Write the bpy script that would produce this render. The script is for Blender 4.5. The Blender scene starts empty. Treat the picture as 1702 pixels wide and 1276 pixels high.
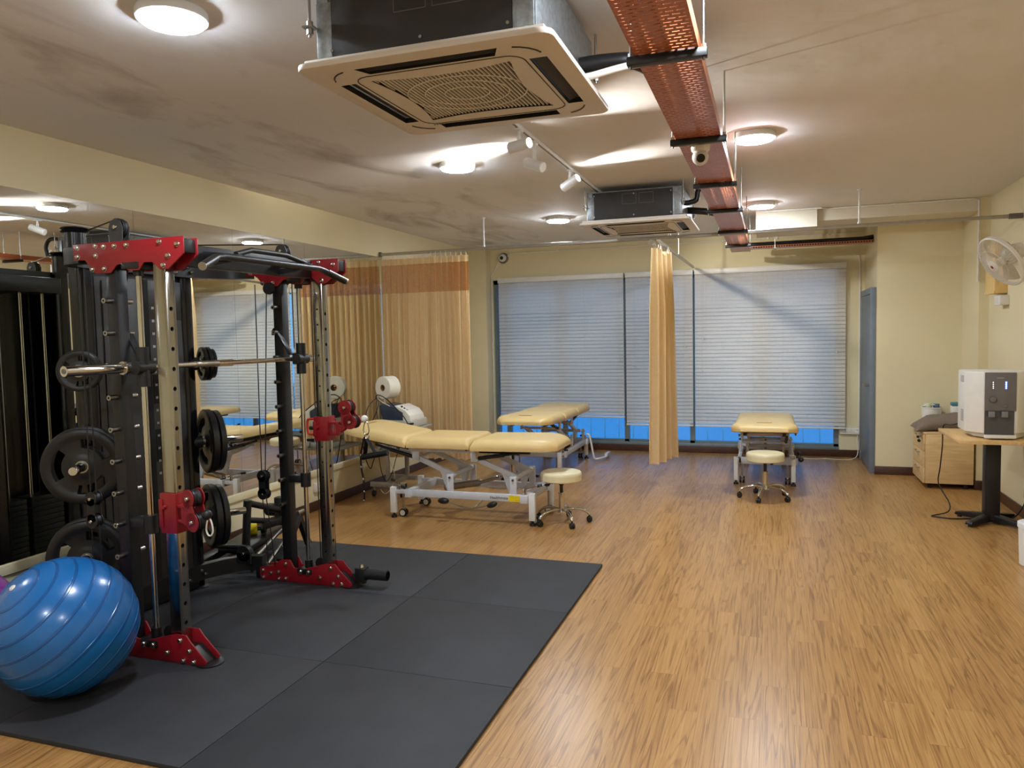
import bpy, bmesh, math, random
from mathutils import Vector, Matrix, Euler
random.seed(7)
PI = math.pi
SC = bpy.context.scene
COL = SC.collection

# ------------------------------------------------------------------ camera, world, exposure
def make_camera():
    f, yaw, pitch, roll = 1257.44, 0.330001, 0.0627906, -0.0207415
    cy, sy, cp, sp, cr, sr = math.cos(yaw), math.sin(yaw), math.cos(pitch), math.sin(pitch), math.cos(roll), math.sin(roll)
    fw = Vector((-sy*cp, cy*cp, -sp)); r = Vector((cy, sy, 0)); u = r.cross(fw)
    r2 = cr*r + sr*u; u2 = -sr*r + cr*u
    m = Matrix((r2, u2, -fw)).transposed().to_4x4(); m.translation = (0, 0, 1.65)
    cam = bpy.data.cameras.new('camera'); cam.sensor_width = 36; cam.lens = f/1702*36
    cam.clip_start = .05; cam.clip_end = 200
    o = bpy.data.objects.new('camera', cam); o.matrix_world = m; COL.objects.link(o); SC.camera = o
make_camera()
w = bpy.data.worlds.new('dusk_sky'); SC.world = w; w.use_nodes = True
bg = w.node_tree.nodes['Background']; bg.inputs[0].default_value = (.08, .37, .86, 1); bg.inputs[1].default_value = 1.45
SC.view_settings.view_transform = 'Standard'; SC.view_settings.look = 'None'
SC.view_settings.exposure = 1.42; SC.view_settings.gamma = 1
SC.view_settings.use_curve_mapping = False
LAMP = 100.0          # radiance of the ceiling diffusers
SPOT = 60.0          # watts of each track spot

# ------------------------------------------------------------------ materials
def lin(c):
    return tuple(((v/255)/12.92 if v/255 <= .04045 else ((v/255+.055)/1.055)**2.4) for v in c)
MATS = {}
def mat(name, rgb, rough=.5, metal=0, noise=.06, scale=12, bump=0, bscale=200, spec=.5, emit=None, estr=0, trans=0, coat=0, stretch=None):
    if name in MATS: return MATS[name]
    m = bpy.data.materials.new(name); m.use_nodes = True; nt = m.node_tree; b = nt.nodes['Principled BSDF']
    c = lin(rgb)
    tc = nt.nodes.new('ShaderNodeTexCoord'); mp = nt.nodes.new('ShaderNodeMapping'); nt.links.new(tc.outputs['Object'], mp.inputs[0])
    if stretch: mp.inputs['Scale'].default_value = stretch
    n = nt.nodes.new('ShaderNodeTexNoise'); n.inputs['Scale'].default_value = scale; n.inputs['Detail'].default_value = 4
    nt.links.new(mp.outputs[0], n.inputs[0])
    r = nt.nodes.new('ShaderNodeValToRGB')
    r.color_ramp.elements[0].color = (*[v*(1-noise) for v in c], 1); r.color_ramp.elements[0].position = .3
    r.color_ramp.elements[1].color = (*[min(1, v*(1+noise)) for v in c], 1); r.color_ramp.elements[1].position = .7
    nt.links.new(n.outputs['Fac'], r.inputs[0]); nt.links.new(r.outputs[0], b.inputs['Base Color'])
    b.inputs['Roughness'].default_value = rough; b.inputs['Metallic'].default_value = metal
    b.inputs['Specular IOR Level'].default_value = spec
    if coat: b.inputs['Coat Weight'].default_value = coat; b.inputs['Coat Roughness'].default_value = .15
    if trans: b.inputs['Transmission Weight'].default_value = trans
    if emit: b.inputs['Emission Color'].default_value = (*lin(emit), 1); b.inputs['Emission Strength'].default_value = estr
    if bump:
        bn = nt.nodes.new('ShaderNodeTexNoise'); bn.inputs['Scale'].default_value = bscale; bn.inputs['Detail'].default_value = 3
        nt.links.new(mp.outputs[0], bn.inputs[0])
        bp = nt.nodes.new('ShaderNodeBump'); bp.inputs['Strength'].default_value = bump; bp.inputs['Distance'].default_value = .004
        nt.links.new(bn.outputs['Fac'], bp.inputs['Height']); nt.links.new(bp.outputs[0], b.inputs['Normal'])
    MATS[name] = m
    return m

def wood_floor():
    m = bpy.data.materials.new('oak_vinyl_planks'); m.use_nodes = True; nt = m.node_tree; L = nt.links; b = nt.nodes['Principled BSDF']
    N = nt.nodes.new
    tc = N('ShaderNodeTexCoord'); mp = N('ShaderNodeMapping'); mp.inputs['Rotation'].default_value = (0, 0, PI/2)
    L.new(tc.outputs['Object'], mp.inputs[0])
    br = N('ShaderNodeTexBrick'); br.offset = .37; br.inputs['Scale'].default_value = 1
    br.inputs['Brick Width'].default_value = .92; br.inputs['Row Height'].default_value = .128; br.inputs['Mortar Size'].default_value = .0009
    br.inputs['Mortar Smooth'].default_value = .1
    br.inputs['Color1'].default_value = (0, 0, 0, 1); br.inputs['Color2'].default_value = (1, 1, 1, 1); br.inputs['Mortar'].default_value = (.5, .5, .5, 1)
    L.new(mp.outputs[0], br.inputs[0])
    # long grain, shifted per plank
    ad = N('ShaderNodeVectorMath'); ad.operation = 'MULTIPLY_ADD'; ad.inputs[1].default_value = (7, 3, 5)
    L.new(br.outputs['Color'], ad.inputs[0]); L.new(mp.outputs[0], ad.inputs[2])
    m2 = N('ShaderNodeMapping'); m2.inputs['Scale'].default_value = (1.0, 40, 1); L.new(ad.outputs[0], m2.inputs[0])
    n1 = N('ShaderNodeTexNoise'); n1.inputs['Scale'].default_value = 2.2; n1.inputs['Detail'].default_value = 6; n1.inputs['Distortion'].default_value = 1.2
    L.new(m2.outputs[0], n1.inputs[0])
    m3 = N('ShaderNodeMapping'); m3.inputs['Scale'].default_value = (.36, 8.5, 1); L.new(ad.outputs[0], m3.inputs[0])
    n2 = N('ShaderNodeTexNoise'); n2.inputs['Scale'].default_value = 1.5; n2.inputs['Detail'].default_value = 3; n2.inputs['Distortion'].default_value = .8
    L.new(m3.outputs[0], n2.inputs[0])
    wv = N('ShaderNodeMath'); wv.operation = 'MULTIPLY'; wv.inputs[1].default_value = 52; L.new(n2.outputs['Fac'], wv.inputs[0])
    sn = N('ShaderNodeMath'); sn.operation = 'SINE'; L.new(wv.outputs[0], sn.inputs[0])
    s2 = N('ShaderNodeMapRange'); s2.inputs['From Min'].default_value = .35; s2.inputs['To Min'].default_value = .04; s2.inputs['To Max'].default_value = -.17
    L.new(sn.outputs[0], s2.inputs[0])
    a1 = N('ShaderNodeMath'); a1.operation = 'ADD'; n1s = N('ShaderNodeMapRange'); n1s.inputs['To Min'].default_value = .1; n1s.inputs['To Max'].default_value = .9; L.new(n1.outputs['Fac'], n1s.inputs[0]); L.new(n1s.outputs[0], a1.inputs[0]); L.new(s2.outputs[0], a1.inputs[1])
    bw = N('ShaderNodeMapRange'); bw.inputs['To Min'].default_value = -.07; bw.inputs['To Max'].default_value = .07; L.new(br.outputs['Color'], bw.inputs[0])
    a2 = N('ShaderNodeMath'); a2.operation = 'ADD'; L.new(a1.outputs[0], a2.inputs[0]); L.new(bw.outputs[0], a2.inputs[1])
    rp = N('ShaderNodeValToRGB'); e = rp.color_ramp.elements
    e[0].position = .2; e[0].color = (*lin((128, 88, 46)), 1); e[1].position = .8; e[1].color = (*lin((190, 146, 88)), 1)
    q = rp.color_ramp.elements.new(.5); q.color = (*lin((168, 124, 70)), 1)
    L.new(a2.outputs[0], rp.inputs[0])
    mx = N('ShaderNodeMix'); mx.data_type = 'RGBA'; mx.inputs[7].default_value = (*lin((110, 74, 42)), 1)
    sf = N('ShaderNodeMath'); sf.operation = 'MULTIPLY'; sf.inputs[1].default_value = .6; L.new(br.outputs['Fac'], sf.inputs[0])
    L.new(sf.outputs[0], mx.inputs[0]); L.new(rp.outputs[0], mx.inputs[6]); L.new(mx.outputs[2], b.inputs['Base Color'])
    b.inputs['Roughness'].default_value = .31; b.inputs['Specular IOR Level'].default_value = .5
    bp = N('ShaderNodeBump'); bp.inputs['Strength'].default_value = .12; bp.inputs['Distance'].default_value = .002
    L.new(a1.outputs[0], bp.inputs['Height']); L.new(bp.outputs[0], b.inputs['Normal'])
    return m

def ceiling_mat():
    m = bpy.data.materials.new('skim_coat_ceiling'); m.use_nodes = True; nt = m.node_tree; L = nt.links; b = nt.nodes['Principled BSDF']; N = nt.nodes.new
    tc = N('ShaderNodeTexCoord'); mp = N('ShaderNodeMapping'); mp.inputs['Scale'].default_value = (1.1, .38, 1); mp.inputs['Rotation'].default_value = (0, 0, -.25)
    L.new(tc.outputs['Object'], mp.inputs[0])
    n = N('ShaderNodeTexNoise'); n.inputs['Scale'].default_value = 1.5; n.inputs['Detail'].default_value = 7; n.inputs['Roughness'].default_value = .62; n.inputs['Distortion'].default_value = .7
    L.new(mp.outputs[0], n.inputs[0])
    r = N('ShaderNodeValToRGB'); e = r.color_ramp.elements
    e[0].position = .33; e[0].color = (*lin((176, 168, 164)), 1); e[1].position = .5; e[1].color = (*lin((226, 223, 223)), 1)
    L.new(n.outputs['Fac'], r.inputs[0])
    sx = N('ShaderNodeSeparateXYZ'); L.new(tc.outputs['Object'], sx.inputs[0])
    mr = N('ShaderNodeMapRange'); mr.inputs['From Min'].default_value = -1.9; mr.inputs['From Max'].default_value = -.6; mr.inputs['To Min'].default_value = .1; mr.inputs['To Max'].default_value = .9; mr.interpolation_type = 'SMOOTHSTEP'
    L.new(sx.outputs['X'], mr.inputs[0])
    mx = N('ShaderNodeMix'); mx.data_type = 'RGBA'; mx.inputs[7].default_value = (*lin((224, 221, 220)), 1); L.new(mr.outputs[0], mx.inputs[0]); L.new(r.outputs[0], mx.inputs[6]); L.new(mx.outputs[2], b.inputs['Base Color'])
    b.inputs['Roughness'].default_value = .75; b.inputs['Specular IOR Level'].default_value = .2
    m2 = N('ShaderNodeTexNoise'); m2.inputs['Scale'].default_value = 3; m2.inputs['Detail'].default_value = 5; L.new(tc.outputs['Object'], m2.inputs[0])
    bp = N('ShaderNodeBump'); bp.inputs['Strength'].default_value = .25; bp.inputs['Distance'].default_value = .03
    L.new(m2.outputs['Fac'], bp.inputs['Height']); L.new(bp.outputs[0], b.inputs['Normal'])
    return m

def wood_mat(name, a, c, scale=3, axis=(1, 14, 14), rough=.45):
    m = bpy.data.materials.new(name); m.use_nodes = True; nt = m.node_tree; L = nt.links; b = nt.nodes['Principled BSDF']; N = nt.nodes.new
    tc = N('ShaderNodeTexCoord'); mp = N('ShaderNodeMapping'); mp.inputs['Scale'].default_value = axis; L.new(tc.outputs['Object'], mp.inputs[0])
    n = N('ShaderNodeTexNoise'); n.inputs['Scale'].default_value = scale; n.inputs['Detail'].default_value = 5; n.inputs['Distortion'].default_value = 1
    L.new(mp.outputs[0], n.inputs[0]); r = N('ShaderNodeValToRGB'); e = r.color_ramp.elements
    e[0].position = .3; e[0].color = (*lin(a), 1); e[1].position = .7; e[1].color = (*lin(c), 1)
    L.new(n.outputs['Fac'], r.inputs[0]); L.new(r.outputs[0], b.inputs['Base Color']); b.inputs['Roughness'].default_value = rough
    return m

def cloth_mat(name, rgb, rough=.9, translucent=.3, alpha_net=False):
    m = bpy.data.materials.new(name); m.use_nodes = True; nt = m.node_tree; L = nt.links; N = nt.nodes.new
    out = nt.nodes['Material Output']; b = nt.nodes['Principled BSDF']; c = lin(rgb)
    tc = N('ShaderNodeTexCoord'); n = N('ShaderNodeTexNoise'); n.inputs['Scale'].default_value = 40; n.inputs['Detail'].default_value = 3; L.new(tc.outputs['Object'], n.inputs[0])
    r = N('ShaderNodeValToRGB'); r.color_ramp.elements[0].color = (*[v*.92 for v in c], 1); r.color_ramp.elements[1].color = (*[min(1, v*1.06) for v in c], 1)
    L.new(n.outputs['Fac'], r.inputs[0]); L.new(r.outputs[0], b.inputs['Base Color']); b.inputs['Roughness'].default_value = rough; b.inputs['Specular IOR Level'].default_value = .1
    t = N('ShaderNodeBsdfTranslucent'); L.new(r.outputs[0], t.inputs[0]); mx = N('ShaderNodeMixShader'); mx.inputs[0].default_value = translucent
    L.new(b.outputs[0], mx.inputs[1]); L.new(t.outputs[0], mx.inputs[2]); last = mx
    if alpha_net:
        v = N('ShaderNodeTexVoronoi'); v.inputs['Scale'].default_value = 160; v.feature = 'DISTANCE_TO_EDGE'; L.new(tc.outputs['Object'], v.inputs[0])
        g = N('ShaderNodeMath'); g.operation = 'GREATER_THAN'; g.inputs[1].default_value = .22; L.new(v.outputs['Distance'], g.inputs[0])
        tr = N('ShaderNodeBsdfTransparent'); m2 = N('ShaderNodeMixShader'); L.new(g.outputs[0], m2.inputs[0]); L.new(mx.outputs[0], m2.inputs[1]); L.new(tr.outputs[0], m2.inputs[2]); last = m2
    L.new(last.outputs[0], out.inputs[0])
    return m

def glass_mat():
    m = bpy.data.materials.new('window_glass'); m.use_nodes = True; nt = m.node_tree; L = nt.links; N = nt.nodes.new
    out = nt.nodes['Material Output']; nt.nodes.remove(nt.nodes['Principled BSDF'])
    fr = N('ShaderNodeFresnel'); fr.inputs[0].default_value = 1.45; t = N('ShaderNodeBsdfTransparent'); t.inputs[0].default_value = (.9, .97, 1, 1)
    g = N('ShaderNodeBsdfGlossy'); g.inputs['Roughness'].default_value = .02; mx = N('ShaderNodeMixShader')
    L.new(fr.outputs[0], mx.inputs[0]); L.new(t.outputs[0], mx.inputs[1]); L.new(g.outputs[0], mx.inputs[2]); L.new(mx.outputs[0], out.inputs[0])
    return m

def lamp_mat(name, rgb, strength):
    m = bpy.data.materials.new(name); m.use_nodes = True; b = m.node_tree.nodes['Principled BSDF']
    b.inputs['Base Color'].default_value = (.8, .8, .8, 1); b.inputs['Emission Color'].default_value = (*rgb, 1); b.inputs['Emission Strength'].default_value = strength
    return m

M_FLOOR = wood_floor(); M_CEIL = ceiling_mat(); M_GLASS = glass_mat()
M_WALL = mat('cream_wall_paint', (225, 213, 176), .7, noise=.03, scale=1.2, bump=.12, bscale=90, spec=.25)
M_TRIM = mat('pale_beam_paint', (216, 208, 188), .7, noise=.04, scale=2)
M_BASE = wood_mat('dark_brown_skirting', (58, 34, 24), (84, 52, 36), 4, (2, 2, 14), .4)
M_WHITE = mat('white_enamel', (226, 226, 224), .35, noise=.03)
M_PLASTIC = mat('white_plastic', (228, 224, 214), .4, noise=.03)
M_GREYPL = mat('grey_plastic', (110, 104, 102), .4)
M_CHROME = mat('chrome', (205, 203, 198), .10, 1, noise=.04)
M_STEEL = mat('brushed_steel', (170, 168, 162), .32, 1, noise=.08, scale=30)
M_GALV = mat('galvanised_sheet', (150, 156, 160), .42, .8, noise=.22, scale=45)
M_BLACK = mat('black_powder_coat', (22, 22, 24), .42, noise=.12, bump=.08, bscale=500)
M_BLACK2 = mat('black_gloss_paint', (16, 17, 22), .22, noise=.1)
M_RUBBER = mat('black_rubber', (20, 20, 21), .38, noise=.15, scale=30, bump=.05)
M_PANEL = mat('charcoal_sheet_cover', (52, 50, 50), .5, noise=.08)
M_RED = mat('red_powder_coat', (138, 20, 30), .33, noise=.08, scale=6)
M_MAT = mat('grey_rubber_tile', (45, 46, 50), .62, noise=.14, scale=5, bump=.3, bscale=350, spec=.4)
M_GROOVE = mat('dark_groove', (12, 12, 12), .8)
M_ORANGE = mat('orange_tray_paint', (176, 102, 66), .3, noise=.08)
M_ACDARK = mat('dark_insulation_board', (38, 34, 32), .6, noise=.15)
M_ACWHITE = mat('off_white_abs', (214, 204, 192), .42, noise=.02)
M_PVC = mat('tan_vinyl', (226, 196, 134), .42, noise=.03, scale=8, bump=.06, bscale=260)
M_CREAM = mat('cream_vinyl', (228, 216, 176), .4, noise=.03)
M_BEDST = mat('pale_grey_enamel', (206, 208, 214), .35, noise=.03)
M_BALL = mat('blue_vinyl', (20, 104, 176), .26, noise=.05, scale=3, coat=.3)
M_BALLR = mat('blue_vinyl_ridge', (14, 84, 150), .25, noise=.05, scale=3, coat=.3)
M_PURPLE = mat('purple_vinyl', (150, 70, 160), .3, noise=.05)
M_ALU = mat('grey_window_aluminium', (120, 134, 138), .4, .3)
M_RAIL = mat('satin_aluminium', (176, 170, 160), .35, .6)
M_SLAT = cloth_mat('white_blind_slat', (252, 244, 234), .5, .035)
M_CURT = cloth_mat('golden_curtain', (251, 228, 188), .85, .2)
M_NET = cloth_mat('curtain_net', (224, 170, 108), .9, .3, True)
M_BEECH = wood_mat('beech_laminate', (206, 170, 116), (226, 194, 142), 3, (1, 1, 9), .42)
M_BEECHH = wood_mat('beech_top', (202, 162, 104), (222, 184, 128), 3, (9, 1, 9), .4)
M_DOOR = mat('grey_blue_door', (112, 122, 132), .45)
M_TISSUE = mat('white_tissue', (226, 220, 204), .9, noise=.03)
M_CARD = mat('cardboard_core', (140, 104, 70), .9)
M_NAVY = mat('navy_console', (44, 54, 78), .35)
M_TAUPE = mat('taupe_fabric', (124, 108, 96), .95, noise=.1, scale=60, bump=.2)
M_YELLOW = mat('yellow_label', (240, 214, 20), .5)
M_DARKTXT = mat('dark_print', (30, 30, 34), .6)
M_BLUELED = lamp_mat('blue_indicator', (.05, .15, 1.0), 6)
M_WLED = lamp_mat('white_indicator', (.9, .9, 1), 2)
M_LAMP = lamp_mat('lit_diffuser', (.82, .91, 1.0), LAMP)
M_SPOTL = lamp_mat('lit_spot_lens', (1.0, .97, .9), 16)
def mirror_mat():
    m = bpy.data.materials.new('mirror_silver'); m.use_nodes = True; b = m.node_tree.nodes['Principled BSDF']
    b.inputs['Base Color'].default_value = (.86, .87, .82, 1); b.inputs['Metallic'].default_value = 1; b.inputs['Roughness'].default_value = .0
    return m
M_MIRROR = mirror_mat()

# ------------------------------------------------------------------ mesh builder
def frame_z(d):
    d = Vector(d).normalized(); return d.to_track_quat('Z', 'Y').to_matrix().to_4x4()
class MB:
    def __init__(s): s.bm = bmesh.new()
    def box(s, c, size, rot=None, bev=0, seg=2):
        b2 = bmesh.new(); bmesh.ops.create_cube(b2, size=1)
        bmesh.ops.scale(b2, vec=Vector(size), verts=b2.verts)
        if bev: bmesh.ops.bevel(b2, geom=list(b2.edges), offset=min(bev, min(size)*.49), segments=seg, profile=.5, affect='EDGES')
        m = Matrix.Translation(Vector(c))
        if rot is not None: m = m @ (rot if isinstance(rot, Matrix) else Euler(rot).to_matrix().to_4x4())
        bmesh.ops.transform(b2, matrix=m, verts=b2.verts); s._add(b2); return s
    def bb(s, x0, x1, y0, y1, z0, z1, bev=0):
        if not bev:
            x0, x1, y0, y1, z0, z1 = min(x0, x1), max(x0, x1), min(y0, y1), max(y0, y1), min(z0, z1), max(z0, z1)
            v = [s.bm.verts.new((x, y, z)) for x in (x0, x1) for y in (y0, y1) for z in (z0, z1)]
            for f in ((0, 1, 3, 2), (4, 6, 7, 5), (0, 4, 5, 1), (2, 3, 7, 6), (0, 2, 6, 4), (1, 5, 7, 3)): s.bm.faces.new([v[i] for i in f])
            return s
        return s.box(((x0+x1)/2, (y0+y1)/2, (z0+z1)/2), (abs(x1-x0), abs(y1-y0), abs(z1-z0)), None, bev)
    def beam(s, a, b, wd, ht, bev=0, up=(0, 0, 1)):          # rectangular bar from a to b
        a, b = Vector(a), Vector(b); d = (b-a); L = d.length; d.normalize(); upv = Vector(up)
        if abs(d.dot(upv)) > .98: upv = Vector((0, 1, 0))
        side = d.cross(upv).normalized(); u = side.cross(d)
        m = Matrix((d, side, u)).transposed().to_4x4()
        return s.box((a+b)/2, (L, wd, ht), m, bev)
    def cyl(s, a, b, r, r2=None, n=20, cap=True):
        a, b = Vector(a), Vector(b); d = b-a; b2 = bmesh.new()
        bmesh.ops.create_cone(b2, cap_ends=cap, segments=n, radius1=r, radius2=r if r2 is None else r2, depth=d.length)
        bmesh.ops.transform(b2, matrix=Matrix.Translation((a+b)/2) @ frame_z(d), verts=b2.verts); s._add(b2); return s
    def sphere(s, c, r, n=20, sc=(1, 1, 1), rot=None):
        b2 = bmesh.new(); bmesh.ops.create_uvsphere(b2, u_segments=n, v_segments=max(6, n//2), radius=r)
        bmesh.ops.scale(b2, vec=Vector(sc), verts=b2.verts)
        m = Matrix.Translation(Vector(c))
        if rot is not None: m = m @ Euler(rot).to_matrix().to_4x4()
        bmesh.ops.transform(b2, matrix=m, verts=b2.verts); s._add(b2); return s
    def lathe(s, prof, c=(0, 0, 0), axis=(0, 0, 1), n=32, closed=False):      # prof: (r, h)
        b2 = bmesh.new(); rings = []
        for r, h in prof:
            if r < 1e-6: rings.append([b2.verts.new((0, 0, h))])
            else: rings.append([b2.verts.new((r*math.cos(2*PI*k/n), r*math.sin(2*PI*k/n), h)) for k in range(n)])
        pairs = list(zip(rings, rings[1:])) + ([(rings[-1], rings[0])] if closed else [])
        for A, B in pairs:
            for k in range(n):
                k2 = (k+1) % n
                if len(A) == 1 and len(B) == 1: continue
                if len(A) == 1: b2.faces.new((A[0], B[k], B[k2]))
                elif len(B) == 1: b2.faces.new((A[k], B[0], A[k2]))
                else: b2.faces.new((A[k], B[k], B[k2], A[k2]))
        bmesh.ops.recalc_face_normals(b2, faces=b2.faces)
        bmesh.ops.transform(b2, matrix=Matrix.Translation(Vector(c)) @ frame_z(axis), verts=b2.verts); s._add(b2); return s
    def tube(s, pts, r, n=10, closed=False, smooth=0):
        P = [Vector(p) for p in pts]
        if smooth: P = spline(P, smooth, closed)
        b2 = bmesh.new(); rings = []; N = len(P); prev = None
        for i, p in enumerate(P):
            if closed: t = P[(i+1) % N]-P[i-1]
            else: t = P[min(i+1, N-1)]-P[max(i-1, 0)]
            t.normalize()
            if prev is None:
                ref = Vector((0, 0, 1)) if abs(t.z) < .9 else Vector((1, 0, 0)); nn = t.cross(ref).normalized()
            else:
                nn = prev - t*prev.dot(t)
                nn = nn.normalized() if nn.length > 1e-6 else t.orthogonal().normalized()
            prev = nn; bb_ = t.cross(nn)
            rings.append([b2.verts.new(p + r*(nn*math.cos(2*PI*k/n)+bb_*math.sin(2*PI*k/n))) for k in range(n)])
        for i in range(N if closed else N-1):
            A, B = rings[i], rings[(i+1) % N]
            for k in range(n): b2.faces.new((A[k], A[(k+1) % n], B[(k+1) % n], B[k]))
        if not closed: b2.faces.new(rings[0][::-1]); b2.faces.new(rings[-1])
        bmesh.ops.recalc_face_normals(b2, faces=b2.faces); s._add(b2); return s
    def prism(s, poly, a0, a1, axis='y', bev=0):       # polygon extruded along an axis; poly: (x,z) for y, (x,y) for z, (y,z) for x
        f = {'y': lambda p, a: (p[0], a, p[1]), 'z': lambda p, a: (p[0], p[1], a), 'x': lambda p, a: (a, p[0], p[1])}[axis]
        b2 = bmesh.new(); A = [b2.verts.new(f(p, a0)) for p in poly]; B = [b2.verts.new(f(p, a1)) for p in poly]
        b2.faces.new(A); b2.faces.new(B[::-1]); n = len(poly)
        for k in range(n): b2.faces.new((A[k], B[k], B[(k+1) % n], A[(k+1) % n]))
        bmesh.ops.recalc_face_normals(b2, faces=b2.faces)
        if bev: bmesh.ops.bevel(b2, geom=list(b2.edges), offset=bev, segments=2, profile=.5, affect='EDGES')
        s._add(b2); return s
    def polar(s, radii, half, c, axis, n=48, void=lambda i, k: False):   # disc with grip openings
        b2 = bmesh.new(); T = []; Bt = []
        for r, h in zip(radii, half):
            T.append([b2.verts.new((r*math.cos(2*PI*k/n), r*math.sin(2*PI*k/n), h)) for k in range(n)])
            Bt.append([b2.verts.new((r*math.cos(2*PI*k/n), r*math.sin(2*PI*k/n), -h)) for k in range(n)])
        R = len(radii); sol = lambda i, k: 0 <= i < R-1 and not void(i, k % n)
        for i in range(R-1):
            for k in range(n):
                if not sol(i, k): continue
                k2 = (k+1) % n
                b2.faces.new((T[i][k], T[i+1][k], T[i+1][k2], T[i][k2])); b2.faces.new((Bt[i][k], Bt[i][k2], Bt[i+1][k2], Bt[i+1][k]))
                if not sol(i-1, k): b2.faces.new((T[i][k], T[i][k2], Bt[i][k2], Bt[i][k]))
                if not sol(i+1, k): b2.faces.new((T[i+1][k], Bt[i+1][k], Bt[i+1][k2], T[i+1][k2]))
                if not sol(i, k-1): b2.faces.new((T[i][k], Bt[i][k], Bt[i+1][k], T[i+1][k]))
                if not sol(i, k+1): b2.faces.new((T[i][k2], T[i+1][k2], Bt[i+1][k2], Bt[i][k2]))
        bmesh.ops.delete(b2, geom=[v for v in b2.verts if not v.link_faces], context='VERTS')
        bmesh.ops.recalc_face_normals(b2, faces=b2.faces)
        bmesh.ops.transform(b2, matrix=Matrix.Translation(Vector(c)) @ frame_z(axis), verts=b2.verts); s._add(b2); return s
    def grid(s, rows, thick=0):      # rows of points -> sheet
        b2 = bmesh.new(); V = [[b2.verts.new(p) for p in r] for r in rows]
        for i in range(len(V)-1):
            for j in range(len(V[0])-1): b2.faces.new((V[i][j], V[i+1][j], V[i+1][j+1], V[i][j+1]))
        if thick: bmesh.ops.solidify(b2, geom=list(b2.faces), thickness=thick)
        s._add(b2); return s
    def move(s, m): bmesh.ops.transform(s.bm, matrix=m, verts=s.bm.verts); return s
    def _add(s, b2):
        me = bpy.data.meshes.new('tmp'); b2.to_mesh(me); b2.free(); s.bm.from_mesh(me); bpy.data.meshes.remove(me)
    def build(s, name, material, parent=None, ang=38, origin=None):
        me = bpy.data.meshes.new(name)
        if parent is None and origin is None:
            xs = [v.co for v in s.bm.verts]; lo = [min(c[i] for c in xs) for i in range(3)]; hi = [max(c[i] for c in xs) for i in range(3)]
            origin = Vector(((lo[0]+hi[0])/2, (lo[1]+hi[1])/2, lo[2]))
        if parent is not None:
            r = parent
            while r.parent: r = r.parent
            off = -Vector(r.location)
        else: off = -Vector(origin)
        bmesh.ops.translate(s.bm, vec=off, verts=s.bm.verts)
        s.bm.to_mesh(me); s.bm.free()
        for m in (material if isinstance(material, (list, tuple)) else [material]): me.materials.append(m)
        me.polygons.foreach_set('use_smooth', [True]*len(me.polygons))
        try: me.set_sharp_from_angle(angle=math.radians(ang))
        except Exception: pass
        o = bpy.data.objects.new(name, me); COL.objects.link(o)
        if parent is not None: o.parent = parent
        else: o.location = origin
        return o
def spline(P, k, closed=False):
    out = []; N = len(P)
    rng = range(N if closed else N-1)
    for i in rng:
        p0 = P[(i-1) % N] if closed or i > 0 else P[0]; p1 = P[i]; p2 = P[(i+1) % N]; p3 = P[(i+2) % N] if closed or i+2 < N else P[-1]
        for j in range(k):
            t = j/k
            out.append(.5*((2*p1)+(p2-p0)*t+(2*p0-5*p1+4*p2-p3)*t*t+(3*p1-p0-3*p2+p3)*t**3))
    if not closed: out.append(P[-1])
    return out
def rrect(x0, x1, y0, y1, r, n=5):
    pts = []
    for cx, cy, a in ((x1-r, y1-r, 0), (x0+r, y1-r, PI/2), (x0+r, y0+r, PI), (x1-r, y0+r, 1.5*PI)):
        for k in range(n+1): pts.append((cx+r*math.cos(a+PI/2*k/n), cy+r*math.sin(a+PI/2*k/n)))
    return pts
def cut(o, cutter_mb):        # real openings
    c = cutter_mb
    root = o
    while root.parent: root = root.parent
    if o.parent is not None: bmesh.ops.translate(c.bm, vec=-Vector(root.location), verts=c.bm.verts)
    else: bmesh.ops.translate(c.bm, vec=-Vector(o.location), verts=c.bm.verts)
    me = bpy.data.meshes.new('cutter'); c.bm.to_mesh(me); c.bm.free()
    me.materials.append(M_GROOVE); t = bpy.data.objects.new('cutter', me); COL.objects.link(t)  # dark colour on the cut walls stands in for shade inside openings
    p = o.parent; l = o.location.copy(); o.parent = None; o.location = (0, 0, 0)
    md = o.modifiers.new('b', 'BOOLEAN'); md.operation = 'DIFFERENCE'; md.object = t; md.solver = 'EXACT'; md.material_mode = 'TRANSFER'
    dg = bpy.context.evaluated_depsgraph_get(); dg.update()
    new = bpy.data.meshes.new_from_object(o.evaluated_get(dg)); o.modifiers.clear()
    old = o.data; nm = old.name; o.data = new; bpy.data.meshes.remove(old); new.name = nm
    bpy.data.objects.remove(t); bpy.data.meshes.remove(me); o.parent = p; o.location = l
    new.polygons.foreach_set('use_smooth', [True]*len(new.polygons))
    try: new.set_sharp_from_angle(angle=math.radians(38))
    except Exception: pass
def tag(o, label, cat, group=None, kind=None):
    o['label'] = label; o['category'] = cat
    if group: o['group'] = group
    if kind: o['kind'] = kind
    return o
def thing(name, label, cat, loc=(0, 0, 0), group=None):
    o = bpy.data.objects.new(name, None); o.empty_display_size = .1; COL.objects.link(o); o.location = loc
    return tag(o, label, cat, group)
def struct(o): o['kind'] = 'structure'; return o
def dup(root, loc, rz=0, label=None, name=None):
    r = root.copy(); COL.objects.link(r); r.location = loc; r.rotation_euler = (0, 0, rz)
    if label: r['label'] = label
    def kids(src, dst):
        for ch in [q for q in bpy.data.objects if q.parent == src]:
            c = ch.copy(); COL.objects.link(c); c.parent = dst; kids(ch, c)
    kids(root, r)
    return r
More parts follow.
